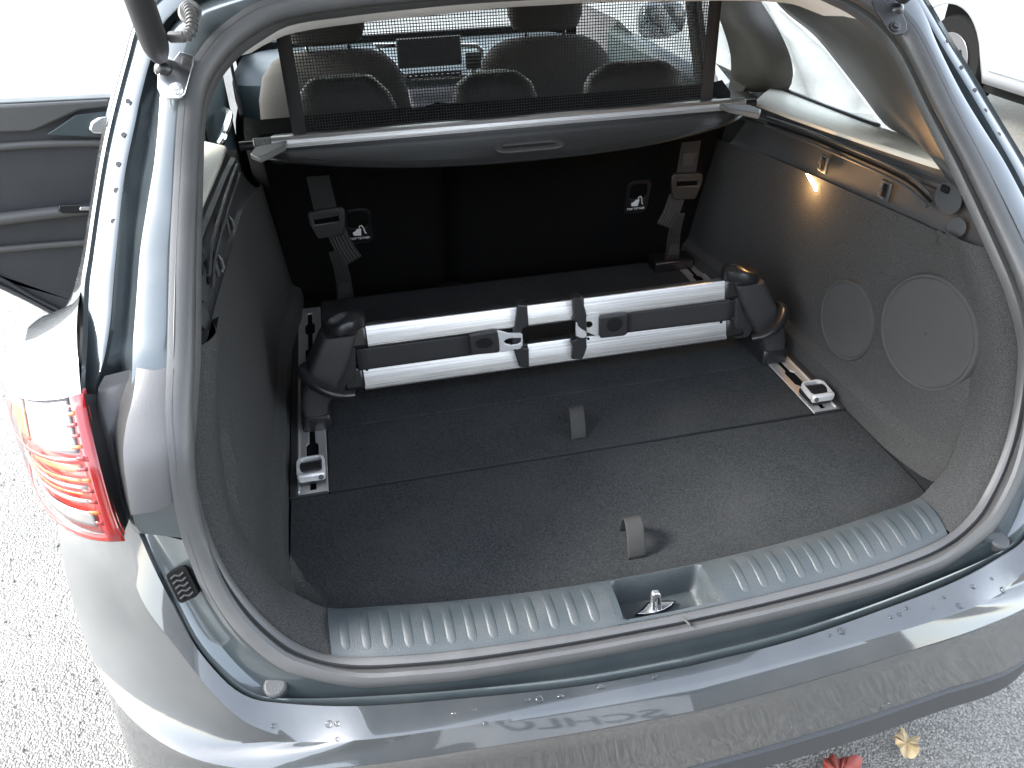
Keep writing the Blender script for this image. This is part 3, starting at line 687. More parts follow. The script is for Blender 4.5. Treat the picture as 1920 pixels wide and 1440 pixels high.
    # loudspeaker grilles with concentric ridges
    for (cy, cz, ry, rz, rot) in ((.086, .772, .0785, .0785, .03), (-.112, .853, .100, .100, .12)):
        n_ = V((-1, -rot, .03)).normalized(); cx = wallx(cz, cy) - .007 + (.004 if cy < 0 else 0)
        U_ = V((-n_.y * -1, 1, 0)); U_ = (V((0, 1, 0)) - n_ * n_.y).normalized(); W_ = n_.cross(U_)
        rings = []; K = 26
        prof = [(1.03, -.008), (1.02, -.002), (1.0, .0022), (.985, .0026), (.965, .0018), (.95, -.0012), (.94, .0002)] + [(.93 * (1 - i / (2 * K)), 0.0012 if i % 2 else .0002) for i in range(2 * K)]
        for (rr, h) in prof:
            rings.append([V((cx, cy, cz)) + n_ * h + U_ * (rr * ry * math.cos(a)) + W_ * (rr * rz * math.sin(a)) for a in [2 * math.pi * k_ / 64 for k_ in range(64)]])
        bm = bmesh.new(); grid(bm, [[V((s * p.x, p.y, p.z)) for p in r] for r in rings], True); mk('speaker_grille', bm, M['grille'], car, angle=80) if s > 0 else bm.free()
# boot lamp in the right wall (lit)
lc = at(1522, 343, x=.566)
plate('boot_lamp', [(-.021, -.010), (.024, .011), (.005, .012), (-.010, .005), (-.019, -.001)], [], .004, M['lit'], car, O=lc + V((-.0005, 0, 0)), U=V((0, 1, .03)), W=V((0, 0, 1)), bevel=.0008)
# sill cover with ribs and a recess for the striker
a = [p for p in catmull(T1, 240) if p.x < .4775 and p.y < 0 and p.z < .8]; b = [p for p in catmull(S0, 240) if p.x < .4775 and p.y < 0 and p.z < .8]
a, b = catmull(a[::-1], 60), catmull(b[::-1], 60)
def sillp(t, u, h=0):
    """t signed -1..1 across the car, u 0 inner edge .. 1 seal edge"""
    i = abs(t) * 59; i0 = int(i); i1 = min(59, i0 + 1); A = a[i0].lerp(a[i1], i - i0); B = b[i0].lerp(b[i1], i - i0)
    p = A.lerp(B, u); p.z += .010 * math.sin(math.pi * min(1, u * 1.0)) ** .8 + h; p.x = math.copysign(p.x, t) if t else p.x
    if t < 0: p.x = -abs(p.x)
    return p
XR = .082 / .4775
def patch(name, t0, t1, m, parent, nt=40):
    us = [-.03, 0, .03, .1, .2, .35, .5, .65, .8, .9, .97, 1.0, 1.03]
    rows = []
    for u in us:
        r = []
        for k_ in range(nt + 1):
            t = lerp(t0, t1, k_ / nt); p = sillp(t, max(0, min(1, u)))
            if u < 0: p.z -= .012
            if u > 1: p.z -= .010
            r.append(p)
        rows.append(r)
    return loft(name, rows, m, parent)
sill = patch('sill_cover', -1, -XR, M['plastic_sill'], car)
patch('sill_cover', XR, 1, M['plastic_sill'], sill)
# the bridge round the recess
def rec_pts(t, u): return sillp(t, u)
bm = bmesh.new(); rows = []
tw = .070 / .4775
for k_ in range(33):
    t = lerp(-XR, XR, k_ / 32) + 0.0
    rows.append([])
    ft = smooth01((abs(t) - tw * .86) / (tw * .16))
    for u in (-.03, 0, .03, .06, .09, .125, .16, .19, .4, .6, .84, .87, .90, .93, .96, 1, 1.03):
        p = sillp(t, max(0, min(1, u)))
        if u < 0: p.z -= .012
        if u > 1: p.z -= .010
        fu = min(smooth01((u - .06) / .13), smooth01((.93 - u) / .09))
        depth = .052 * fu * (1 - ft); p.z -= depth; p.y += .004 * fu * (1 - ft)
        rows[-1].append(p)
grid(bm, rows); rec = mk('striker_recess', bm, M['plastic_sill'], sill, angle=70)
sp = at(1229, 1141, z=.616)
st = plate('striker', [(-.0082, 0), (.0085, 0), (.0068, .036), (.0052, .0425), (-.004, .0445), (-.0068, .041)], [[(-.0022, .006), (.0010, .006), (.0006, .034), (-.0020, .034)]], .008, M['steel'], rec, O=sp + V((0, -.002, -.004)), W=V((-.08, 0, 1)), bevel=.0016)
plate('striker_base', [(-.030, -.004), (-.018, .001), (-.008, .009), (.002, .010), (.010, .008), (.020, .006), (.031, .004), (.024, -.001), (.010, -.006), (-.004, -.008), (-.018, -.007)], [], .003, M['steel'], rec, O=sp + V((0, 0, .001)), U=V((1, 0, 0)), W=V((0, 1, .05)), bevel=.0006)
plate('striker_slot', [(-.034, -.004), (-.02, .004), (-.008, .013), (.002, .014), (.010, .012), (.022, .010), (.035, .006), (.024, -.002), (.010, -.008), (-.004, -.010), (-.018, -.009)], [], .0012, M['dark'], rec, O=sp + V((0, 0, -.0005)), U=V((1, 0, 0)), W=V((0, 1, .05)))
def rib(t):
    bm = bmesh.new(); rows = []
    K = 16
    for i in range(K + 1):
        u = lerp(.05, .90, i / K); c = sillp(t, u); c2 = sillp(t + (.002 if t > 0 else -.002), u); tx = (c2 - c).normalized() * (1 if t > 0 else -1)
        cu = sillp(t, min(1, u + .01)) - c; nrm = tx.cross(cu).normalized(); nrm = nrm if nrm.z > 0 else -nrm
        wd = .0066; h = .0019
        e = min(1, (K - i) / 2.2); e = math.sqrt(max(0, 1 - (1 - e) ** 2)); e2 = smooth01(i / 6) * .9 + .1
        row = []
        for k_ in range(9):
            th = math.pi * k_ / 8; row.append(c + tx * (-math.cos(th) * wd * max(e, .05)) + nrm * (math.sin(th) * h * max(e, .0) * e2 - .0003))
        rows.append(row)
    grid(bm, rows); return mk('sill_rib', bm, M['plastic_sill'], sill)
for k_ in range(13): rib(-(.957 - k_ * .0605))
for k_ in range(12): rib(.955 - k_ * .0645)

# ---- left shut: power strut, bracket, cable sleeve ; right strut ; open tailgate
HX = .0
tg_rows = []
for (y, z, hw) in ((.26, 1.45, .56), (.12, 1.53, .60), (-.10, 1.63, .64), (-.40, 1.76, .68), (-.62, 1.90, .70), (-.82, 2.10, .70), (-.90, 2.28, .66)):
    tg_rows.append([V((hw * math.sin(k_ / 12 * math.pi - math.pi / 2), y - .02 * math.cos((k_ / 6 - 1) * math.pi / 2), z + .05 * math.cos((k_ / 6 - 1) * math.pi / 2))) for k_ in range(13)])
loft('tailgate', tg_rows, M['paint'], car, solid=.03)
for s in (1, -1):
    k1 = onsurf(300, 110, gsurf(-.10)); k0 = at(240, -60, y=k1.y - .06)
    k2 = onsurf(1690, 0, gsurf(-.10)); dS = (k2 - V((-k1.x, k1.y, k1.z))) if s > 0 else V((0, 0, 0))
    a0 = V((k1.x * -s, k1.y, k1.z)); d = (V((k0.x * -s, k0.y, k0.z)) - a0).normalized(); a0 = a0 + dS
    pth = [a0 + d * t for t in (0, .012, .02, .03, .38)]
    stt = tube('tailgate_strut', pth, [.010, .0150, .0168, .0175, .0175], M['plastic_matt'], car, seg=20)
    tube('strut_rod', [a0 + d * .38, a0 + d * .62], .009, M['steel'], stt, seg=12)
    # bracket and ball joint
    j = a0 - d * .018
    bmj = bmesh.new(); bmesh.ops.create_uvsphere(bmj, u_segments=14, v_segments=10, radius=.0125)
    for v_ in bmj.verts: v_.co += j
    mk('strut_joint', bmj, M['plastic_black'], stt)
    def bp(px, py): p = onsurf(px, py, gsurf(-.082)); return V((p.x * -s, p.y, p.z)) + dS
    def zz(x, y): return bp(240 + x / 6.545, y / 6.545)
    O_ = zz(560, 1000); U_ = (zz(700, 1000) - O_).normalized(); N_ = U_.cross(zz(560, 700) - O_).normalized(); W_ = N_.cross(U_)
    ring = [zz(*p) for p in ((330, 700), (380, 860), (365, 1080), (400, 1160), (470, 1215), (640, 1215), (700, 1160), (730, 1050), (800, 800), (810, 690), (640, 640), (560, 740), (480, 690))]
    br = plate('strut_bracket', [((p - O_).dot(U_), (p - O_).dot(W_)) for p in ring], [], .004, M['chrome'] if s < 0 else M['plastic_matt'], car, O=O_, U=U_, W=W_, bevel=.001)
    nn = N_ if N_.y < 0 else -N_
    disc('bracket_bolt', zz(600, 1100) + nn * .002, nn, .0085, .003, M['steel'] if s < 0 else M['plastic_matt'], br, seg=20, bevel=.001)
    disc('bracket_bolt', zz(600, 1100) + nn * .004, nn, .0055, .005, M['steel'] if s < 0 else M['plastic_matt'], br, seg=6, bevel=.0008)
    tube('bracket_arm', [zz(420, 900), j], .006, M['chrome'], br, seg=8)
    # corrugated cable sleeve
    cp = catmull([zz(*p) + nn * h for p, h in (((600, 620), .03), ((700, 640), .034), ((800, 640), .036), ((860, 560), .036), ((860, 420), .034), ((820, 280), .028), ((770, 190), .018), ((755, 130), .006))], 96)
    rad = [(.0078 if (i // 3) % 2 else .0060) if 18 < i < 88 else .0072 for i in range(96)]
    tube('cable_sleeve', cp, rad, M['plastic_grey'], car, seg=12)
    gr = zz(770, 180)
    disc('cable_grommet', gr + nn * .002, nn, .0185, .006, M['plastic_grey'], car, seg=28, bevel=.003, rx=.0155)

# ---- open left rear door
h = V((-.88, 1.2, 0)); ang = R(70); du = V((-math.sin(ang), -math.cos(ang), 0)); dn = V((math.cos(ang), -math.sin(ang), 0)).normalized()
dn = V((-du.y, du.x, 0)); dn = dn if dn.y < 0 else -dn                            # inner face looks back at the camera
def dp(a, z, d=0): return h + du * a + V((0, 0, z)) + dn * d
def dpx(px, py, d=0):
    q_ = onsurf(px, py, lambda p: -((p - h).dot(dn) - d)); r = q_ - h; return (r.dot(du), q_.z)
outline = [(.02, .30), (.18, .29), (.27, .34), dpx(110, 600), dpx(60, 572), dpx(0, 543), (.58, .76), (.70, .86), (.74, .98), (.72, 1.085), dpx(0, 193), dpx(205, 183), (.02, 1.045)]
dr = plate('rear_door', outline, [], .055, M['plastic'], car, O=h + dn * -.03, U=du, W=V((0, 0, 1)), bevel=.006)
# lower weather edge, map pocket, armrest, insert, handle
def dtube(nm, px, r, m, d=0.0, sq=1): return tube(nm, catmull([dp(*dpx(x, y, d), d) for x, y in px], 24), r, m, dr, seg=12, squash=sq)
dtube('door_seal', [(-90, 500), (0, 537), (60, 566), (112, 594)], .006, M['rubber'], .004)
dtube('door_seal', [(-90, 485), (0, 522), (60, 556), (118, 585)], .005, M['plastic'], .005)
dtube('arm_rest', [(-120, 425), (0, 411), (90, 400), (200, 388)], .020, M['plastic_grey'], .012, .8)
dtube('pocket_edge', [(-120, 480), (0, 468), (90, 460), (200, 452)], .009, M['plastic_grey'], .006)
dtube('waist_edge', [(-120, 290), (0, 276), (90, 270), (205, 268)], .010, M['plastic_grey'], .004)
outl2 = [dpx(*p) for p in ((-120, 235), (0, 247), (55, 246), (85, 235), (150, 205), (205, 200), (205, 186), (0, 196), (-120, 204))]
plate('door_upper_trim', outl2, [], .02, M['plastic_grey'], dr, O=h + dn * .002, U=du, W=V((0, 0, 1)), bevel=.006)
plate('handle_cup', [dpx(*p) for p in ((87, 249), (100, 241), (140, 214), (205, 206), (205, 256), (100, 252))], [], .006, M['teal'], dr, O=h + dn * .012, U=du, W=V((0, 0, 1)), bevel=.002)
plate('door_handle', [dpx(*p) for p in ((163, 238), (168, 224), (180, 216), (205, 213), (205, 247), (172, 247))], [], .016, M['chrome'], dr, O=h + dn * .022, U=du, W=V((0, 0, 1)), bevel=.005)
sw = plate('switch_panel', [dpx(*p) for p in ((106, 389), (108, 378), (205, 375), (205, 392), (115, 393))], [], .012, M['plastic_black'], dr, O=h + dn * .028, U=du, W=V((0, 0, 1)), bevel=.002)
plate('window_switch', [dpx(*p) for p in ((145, 386), (146, 380), (165, 379), (164, 386))], [], .008, M['chrome'], sw, O=h + dn * .036, U=du, W=V((0, 0, 1)), bevel=.001)
loft('door_window', [[dp(0.06, 1.05, -.03), dp(.72, 1.07, -.03)], [dp(.10, 1.32, -.03), dp(.55, 1.32, -.03)]], M['glass'], dr, solid=.004)

# ---- passenger cabin
def blob(name, secs, m, parent, seg=28, p=3.2, sub=0):
    """superellipse sections: (z, cx, cy, half width, half depth)"""
    rows = []
    for z, cx, cy, hx, hy in secs:
        rows.append([V((cx + hx * math.copysign(abs(math.cos(a)) ** (2 / p), math.cos(a)), cy + hy * math.copysign(abs(math.sin(a)) ** (2 / p), math.sin(a)), z)) for a in [2 * math.pi * k_ / seg for k_ in range(seg)]])
    bm = bmesh.new(); vr = grid(bm, rows, True); bm.faces.new(vr[0]); bm.faces.new(vr[-1]); return mk(name, bm, m, parent, sub=sub)
for s, cx in ((-1, -.362), (1, .368)):
    fs = blob('front_seat', [(.45, cx, 1.66, .24, .06), (.60, cx, 1.66, .25, .07), (.80, cx, 1.67, .255, .07), (.90, cx, 1.68, .245, .065), (.97, cx, 1.69, .222, .06), (1.01, cx, 1.70, .185, .052), (1.03, cx, 1.70, .14, .04), (1.036, cx, 1.70, .09, .02)], M['fabric'], car)
    blob('front_headrest', [(1.055, cx, 1.70, .085, .03), (1.065, cx, 1.70, .112, .045), (1.10, cx, 1.70, .125, .05), (1.18, cx, 1.70, .125, .05), (1.23, cx, 1.70, .11, .045), (1.245, cx, 1.70, .07, .025)], M['fabric'], fs)
    for dx in (-.067, .067): tube('headrest_post', [(cx + dx, 1.70, 1.02), (cx + dx, 1.70, 1.07)], .0065, M['chrome'], fs, seg=10)
    blob('seat_cushion', [(.34, cx, 1.95, .24, .26), (.44, cx, 1.95, .25, .27), (.48, cx, 1.95, .23, .25)], M['fabric'], fs)
for (x0, x1, zt_) in ((-.445, -.235, 1.15), (-.098, .098, 1.137), (.215, .505, 1.137)):
    cx = (x0 + x1) / 2; hw = (x1 - x0) / 2
    if cx > .2: cx, hw = .345, .125
    if cx < -.2: cx, hw = -.345, .115
    hr = blob('rear_headrest', [(1.045, cx, .765, hw * 1.02, .045), (1.085, cx, .765, hw, .05), (1.11, cx, .765, hw * .9, .045), (zt_ - .006, cx, .765, hw * .62, .034), (zt_, cx, .765, hw * .45, .018)], M['leather'], car)
box('rear_seat_top', (0, .76, 1.03), (1.08, .10, .05), M['leather'], car, bevel=.02)
dash = blob('dashboard', [(.55, 0, 2.32, .72, .22), (.80, 0, 2.30, .74, .26), (.86, 0, 2.32, .74, .26), (.885, 0, 2.36, .72, .24), (.895, 0, 2.40, .66, .2)], M['teal'], car, p=6)
box('screen', (.006, 2.018, .950), (.243, .012, .104), M['plastic_matt'], dash, bevel=.006)
def dq(px, py, y=2.035): p = at(px, py, y=y); return (p.x, p.z)
plate('trim_ring', [dq(*p) for p in ((700, 82), (895, 82), (908, 92), (905, 112), (885, 146), (770, 152), (745, 140), (730, 118))], [[dq(*p) for p in ((712, 90), (893, 90), (900, 97), (896, 112), (880, 138), (772, 145), (754, 135), (740, 115))]], .014, M['chrome'], dash, O=(0, 2.044, 0), bevel=.002)
for (x, z) in ((.175, .905), (-.17, .905)):
    va = box('air_vent', (x, 2.045, z), (.06, .02, .06), M['plastic_black'], dash, bevel=.004)
    for k_ in range(4): box('vent_slat', (x, 2.033, z - .02 + k_ * .013), (.052, .006, .003), M['plastic_grey'], va, bevel=.0006)
box('button_bar', (.02, 2.028, .866), (.21, .012, .018), M['plastic_black'], dash, bevel=.002)
for k_ in range(10): box('button', (-.07 + k_ * .02, 2.02, .867), (.010, .004, .004), M['white_print'], dash, bevel=.0006)
con = blob('centre_console', [(.40, .01, 1.95, .13, .35), (.62, .01, 1.98, .125, .30), (.74, .01, 2.05, .12, .2), (.83, .01, 2.10, .12, .12)], M['plastic_black'], car, p=5)
for i, (z, n_) in enumerate(((.79, 5), (.765, 7), (.735, 6))):
    for k_ in range(n_): box('console_button', (-.06 + .14 * k_ / (n_ - 1), 1.975 - .10 * (.83 - z), z), (.012, .03, .008), M['chrome'] if i == 0 else M['plastic_grey'], con, bevel=.002)
for s in (1, -1):     # B pillars, front door tops, cabin floor side, A pillars
    loft('door_pillar', [[V((s * .80, 1.18, .45)), V((s * .76, 1.14, .45)), V((s * .76, 1.30, .45)), V((s * .80, 1.30, .45))], [V((s * .79, 1.22, .95)), V((s * .75, 1.16, .95)), V((s * .75, 1.30, .95)), V((s * .79, 1.34, .95))], [V((s * .70, 1.24, 1.33)), V((s * .66, 1.20, 1.33)), V((s * .66, 1.31, 1.33)), V((s * .70, 1.34, 1.33))]], M['trim_light'] if s > 0 else M['teal'], car, closed=True)
    loft('belt_strap', [[V((s * .72, 1.155, .6)), V((s * .72, 1.205, .6))], [V((s * .715, 1.16, 1.0)), V((s * .715, 1.21, 1.0))], [V((s * .655, 1.17, 1.25)), V((s * .655, 1.22, 1.25))]], M['webbing'], car, solid=.003)
    tube('screen_pillar', [V((s * .72, 2.62, .93)), V((s * .66, 2.25, 1.14)), V((s * .59, 1.85, 1.34))], .035, M['teal'], car, seg=10)
    box('front_door', (s * .80, 1.75, .66), (.07, .95, .62), M['teal'], car, bevel=.03)
    tube('door_grab', catmull([V((s * .755, 1.40, .80)), V((s * .71, 1.45, .86)), V((s * .70, 1.6, .88)), V((s * .73, 1.75, .86))], 16), .012, M['chrome'], car, seg=8)
    loft('front_side_window', [[V((s * .80, 1.33, .97)), V((s * .80, 2.3, .96))], [V((s * .70, 1.34, 1.33)), V((s * .66, 1.9, 1.33))]], M['glass'], car, solid=.003)
    mrr = blob('door_mirror', [(.93, s * .95, 2.12, .06, .03), (.95, s * .96, 2.12, .09, .05), (1.01, s * .965, 2.12, .10, .055), (1.05, s * .96, 2.12, .085, .045), (1.065, s * .955, 2.12, .05, .02)], M['paint'], car)
box('rear_door', (.80, .98, .62), (.07, .42, .70), M['trim_light'], car, bevel=.03)
loft('rear_side_window', [[V((.775, .78, .985)), V((.775, 1.20, .98))], [V((.70, .98, 1.28)), V((.69, 1.22, 1.32))]], M['glass'], car, solid=.003)
box('cabin_floor', (0, 1.6, .30), (1.5, 2.3, .04), M['dark'], car, bevel=0)
box('bulkhead', (0, 2.62, .62), (1.5, .05, .6), M['dark'], car, bevel=0)
for s in (1, -1): box('wheel_house', (s * .70, .35, .60), (.20, .9, .80), M['dark'], car, bevel=0)
# thin elastic of the left rear blind, belt end
tube('seat_belt', [V((-.60, 1.05, 1.17)), V((-.595, 1.0, 1.12)), V((-.585, .9, 1.05))], .004, M['webbing'], car, seg=6)

# ================================================================ load cover with dividing net
lc_ = empty('load_cover', (0, .58, 1.06), 'black roller load cover with silver bar and dividing net across the car', 'load cover')
box('roller_case', (0, .62, 1.045), (1.03, .075, .052), M['plastic_matt'], lc_, bevel=.018)
tl_, tr_ = V((-.501, .572, 1.073)), V((.501, .572, 1.073))
bm = bmesh.new(); rows = []
for x in (-.501, .501):
    rows.append([V((x, .572 + dy, 1.073 + dz)) for dy, dz in ((.014, -.012), (.014, .006), (.006, .0115), (-.004, .011), (-.0095, .005), (-.0105, -.003), (-.008, -.004), (-.008, -.012))])
vr = grid(bm, rows, True); bm.faces.new(vr[0]); bm.faces.new(vr[1]); mk('cover_bar', bm, M['alu'], lc_, angle=25)
for s in (1, -1):
    pth = [V((s * (.502 + .0022 * i), .575, 1.072)) for i in range(17)]
    tube('end_cap', pth, [.0125 if i % 2 else .0108 for i in range(17)], M['plastic_light'], lc_, seg=16)
    tube('end_pin', [V((s * .535, .575, 1.070)), V((s * .565, .575, 1.070))], .009, M['plastic_black'], lc_, seg=12)
    cpts = [V((s * x, y, z)) for x, y, z in ((.470, .562, 1.071), (.530, .535, 1.071), (.540, .500, 1.069), (.520, .470, 1.068), (.494, .500, 1.070), (.474, .525, 1.071))]
    bm = bmesh.new(); f1 = [bm.verts.new(p + V((0, 0, -.004))) for p in cpts]; f2 = [bm.verts.new(p + V((0, 0, .008))) for p in cpts]
    bm.faces.new(f1); bm.faces.new(f2)
    for i in range(6): bm.faces.new((f1[i], f1[(i + 1) % 6], f2[(i + 1) % 6], f2[i]))
    mk('corner_piece', bm, M['plastic_light'], lc_, bevel=.003)
edge_c = [at(x, y, z=1.052) for x, y in ((483, 292), (520, 306), (600, 312), (760, 315), (965, 307), (1080, 297), (1250, 268), (1380, 230))] + [V((.530, .535, 1.054))]
half = [V((0, .378, 1.056)), V((.12, .383, 1.056)), V((.25, .405, 1.056)), V((.36, .444, 1.056)), V((.45, .488, 1.056)), V((.51, .530, 1.056)), V((.528, .555, 1.058))]
ec = catmull(half, 30); ec = mir(ec[1:])[::-1] + ec
bc = [V((p.x * .965, .563, 1.062)) for p in ec]
rows = []
for u, dz in ((0, 0), (.06, -.004), (.2, -.003), (.5, 0), (.85, .001), (.96, .0), (1.0, -.002), (.995, -.005)):
    rows.append([a_.lerp(b_, u) + V((0, 0, dz)) for a_, b_ in zip(bc, ec)])
fl = loft('cover_flap', rows, M['leather'], lc_, solid=.002)
bm = bmesh.new()
for u in (.905, .30):
    pts = catmull([a_.lerp(b_, u) + V((0, 0, .0025 if u > .5 else .0005)) for a_, b_ in zip(bc, ec)], 330)
    for i in range(2, 328, 2):
        c = (pts[i] + pts[i + 1]) / 2; dd = pts[i + 1] - pts[i]; add_box(bm, c, (.0026, .0011, .0008), Euler((0, 0, math.atan2(dd.y, dd.x))))
stc = mk('stitching', bm, M['strap'], fl, smooth=False); stc['kind'] = 'stuff'
plate('cover_handle', [(x + .004, y) for x, y in rrect(0, 0, .140, .050, .024)], [[(x + .004, y) for x, y in rrect(0, .002, .112, .026, .012)]], .006, M['plastic_grey'], fl, O=(0, .438, 1.0605), U=V((1, 0, 0)), W=V((0, 1, .06)), bevel=.002)
plate('handle_pad', [(x + .004, y) for x, y in rrect(0, .002, .112, .026, .012)], [], .002, M['leather'], fl, O=(0, .438, 1.0590), U=V((1, 0, 0)), W=V((0, 1, .06)))
# the net: woven strands between two bands
bm = bmesh.new(); x0, x1, z0, z1 = -.432, .436, 1.078, 1.385
ynet = lambda z: .583 + (z - 1.07) * .05
nx, nz = 146, 54
for i in range(nx):
    x = lerp(x0, x1, i / (nx - 1)); r = .00085
    rows = [[V((x + r * a_, ynet(z) + r * b_, z)) for a_, b_ in ((-1, 0), (0, -1), (1, 0), (0, 1))] for z in (z0, z1)]
    grid(bm, rows, True)
for k_ in range(nz):
    z = lerp(z0, z1, k_ / (nz - 1)); r = .00085
    rows = [[V((x, ynet(z) + .0005 + r * b_, z + r * a_)) for a_, b_ in ((-1, 0), (0, -1), (1, 0), (0, 1))] for x in (x0, x1)]
    grid(bm, rows, True)
nt_ = mk('net_mesh', bm, M['webbing'], lc_, smooth=False); nt_['kind'] = 'stuff'
for s, xa in ((-1, -.444), (1, .448)):
    loft('net_band', [[V((xa - .014, ynet(z), z)), V((xa, ynet(z) - .002, z)), V((xa + .014, ynet(z), z))] for z in (1.072, 1.15, 1.25, 1.385)], M['webbing'], lc_, solid=.003)
box('net_rod', (0, ynet(1.388), 1.390), (.94, .014, .014), M['plastic_matt'], lc_, bevel=.004)

# ================================================================ telescopic cargo bar
LEVER = [(.408, .167, .707), (.426, .162, .712), (.450, .166, .720), (.473, .178, .731), (.490, .198, .741), (.496, .222, .745), (.488, .242, .743)]
cb = empty('cargo_bar', (0, .22, .625), 'telescopic twin aluminium cargo bar with black end posts across the boot floor', 'cargo bar')
def bar(name, zc, hz, xe, tilt):
    bm = bmesh.new(); rows = []
    pr_ = []
    for px_, pz_ in rrect(0, 0, .028, hz * 2, .0045, 4): pr_.append((px_, pz_))
    for x in (-xe, xe):
        rows.append([V((x, .247 + (a_ * math.cos(tilt) - b_ * math.sin(tilt)), zc + a_ * math.sin(tilt) + b_ * math.cos(tilt))) for a_, b_ in pr_])
    vr = grid(bm, rows, True); bm.faces.new(vr[0]); bm.faces.new(vr[1]); return mk(name, bm, M['alu'], cb, angle=30)
bar('aluminium_bar', .786, .0222, .368, R(-15)); bar('aluminium_bar', .693, .0262, .386, R(-15))
for s in (1, -1):
    box('bar_sleeve', (s * .386, .247, .788), (.040, .034, .046), M['plastic_black'], cb, rot=Euler((R(-14), 0, 0)), bevel=.008)
    box('bar_sleeve', (s * .405, .247, .697), (.044, .036, .050), M['plastic_black'], cb, rot=Euler((R(-14), 0, 0)), bevel=.008)
    po = blob('end_post', [(.650, s * .486, .232, .024, .042), (.668, s * .485, .235, .027, .043), (.695, s * .474, .240, .034, .043), (.735, s * .453, .244, .038, .040), (.765, s * .437, .247, .037, .038), (.798, s * .421, .250, .034, .035), (.804, s * .4175, .250, .0325, .0335)], M['plastic_matt'], cb, seg=40, p=6)
    # cap: pointed glossy lid
    rows = []
    for zf, k_ in ((0, .99), (.010, .98), (.018, .90), (.023, .70), (.025, .3)):
        r = []
        for q_ in range(28):
            a_ = 2 * math.pi * q_ / 28; xx = math.cos(a_); yy = math.sin(a_)
            r.append(V((s * (.4155 - zf * .25 + .0335 * k_ * xx - .016 * max(0, -xx) ** 3 * k_), .250 + .034 * k_ * yy, .8085 + zf * (1 - .10 * xx) + .004 * (-xx) * (zf > .015))))
        rows.append(r)
    bm = bmesh.new(); vr = grid(bm, rows, True); bm.faces.new(vr[0]); bm.faces.new(vr[-1]); mk('post_cap', bm, M['plastic_black'], po)
    # side web between the bars and the post
    plate('post_web', [(s * .385, .815), (s * .420, .815), (s * .452, .70), (s * .442, .668), (s * .405, .668), (s * .398, .72)], [], .030, M['plastic_matt'], po, O=(0, .243, 0), bevel=.006)
    # foot on the rail
    rows = []
    for z, g_ in ((.6225, 1), (.640, 1), (.652, .93), (.656, .80)):
        rows.append([V((s * .4860 + x * g_, .247 + y * g_, z + .010 * (y > 0))) for x, y in rrect(0, 0, .060, .124, .010)])
    bm = bmesh.new(); vr = grid(bm, rows, True); bm.faces.new(vr[0]); bm.faces.new(vr[-1]); mk('post_foot', bm, M['plastic_black'], po, angle=30)
    # curved clamp lever
    pp = catmull([V((s * x, y, z)) for x, y, z in LEVER], 30)
    tube('clamp_lever', pp, [lerp(.0085, .0125, min(1, i / 9)) if i < 20 else lerp(.0125, .006, (i - 20) / 10) for i in range(30)], M['plastic_black'], po, seg=16, squash=.8)
# centre clips tying the two bars together
YC = .2245
def c6(x, y): p = at(860 + x / 5.0526, 540 + y / 5.0526, y=YC); return (p.x, p.z)
plate('bar_clip', [c6(*p) for p in ((560, 160), (645, 162), (662, 335), (652, 352), (602, 388), (596, 430), (600, 552), (618, 566), (665, 572), (668, 748), (575, 748), (548, 660), (525, 590), (510, 570), (508, 385), (532, 375), (540, 330))], [], .012, M['plastic_matt'], cb, O=(0, YC + .004, 0), bevel=.0025)
plate('bar_clip', [c6(*p) for p in ((1078, 108), (1092, 98), (1150, 90), (1166, 112), (1195, 190), (1211, 260), (1215, 400), (1210, 500), (1214, 560), (1195, 620), (1168, 676), (1070, 672), (1080, 560), (1062, 515), (1072, 500), (1118, 488), (1116, 312), (1082, 312), (1068, 290), (1088, 268))], [], .012, M['plastic_matt'], cb, O=(0, YC + .004, 0), bevel=.0025)
for xx in (-.062, .054):
    for zc in (.788, .697): box('clip_band', (xx, .2485, zc), (.021, .040, .050), M['plastic_matt'], cb, rot=Euler((R(-14), 0, 0)), bevel=.005)
# belts, their end blocks and hooks
def belt(xa, xb, za, zb, hh):
    rows = []
    for i in range(12):
        u = i / 11; x = lerp(xa, xb, u); zc = lerp(za, zb, u); rows.append([V((x, .2290 + (.0006 if k_ % 2 else 0), zc + hh * (k_ / 8 - .5))) for k_ in range(9)])
    return loft('belt', rows, M['webbing'], cb, solid=.002)
b1 = belt(-.392, -.150, .7435, .7435, .047); b2 = belt(.150, .392, .747, .7435, .047)
YB = .2190
def c7(x, y): p = at(860 + x / 5.0526, 540 + y / 5.0526, y=YB); return (p.x, p.z)
k1 = plate('belt_end', [c7(*p) for p in ((100, 445), (350, 400), (368, 418), (384, 590), (372, 604), (115, 628))], [], .009, M['plastic_matt'], b1, O=(0, YB, 0), bevel=.002)
def ov(cx, cy, rx, ry, rot): return [c7(cx + rx * math.cos(t) * math.cos(rot) - ry * math.sin(t) * math.sin(rot), cy + rx * math.cos(t) * math.sin(rot) + ry * math.sin(t) * math.cos(rot)) for t in [2 * math.pi * i / 24 for i in range(24)]]
plate('thumb_dish', ov(240, 510, 82, 48, -.1), [], .001, M['plastic_black'], k1, O=(0, YB - .0048, 0))
plate('belt_hook', [c7(*p) for p in ((362, 402), (400, 405), (470, 425), (590, 424), (604, 440), (606, 540), (585, 568), (555, 578), (480, 580), (430, 602), (386, 602), (378, 480))], [[c7(*p) for p in ((424, 502), (445, 484), (480, 472), (592, 468), (586, 512), (560, 528), (500, 536), (450, 528))]], .004, M['silver'], b1, O=(0, YB - .0005, 0), bevel=.0012)
k2 = plate('belt_end', [c7(*p) for p in ((1340, 270), (1590, 238), (1592, 425), (1560, 445), (1345, 468), (1328, 450), (1330, 285))], [], .009, M['plastic_matt'], b2, O=(0, YB, 0), bevel=.002)
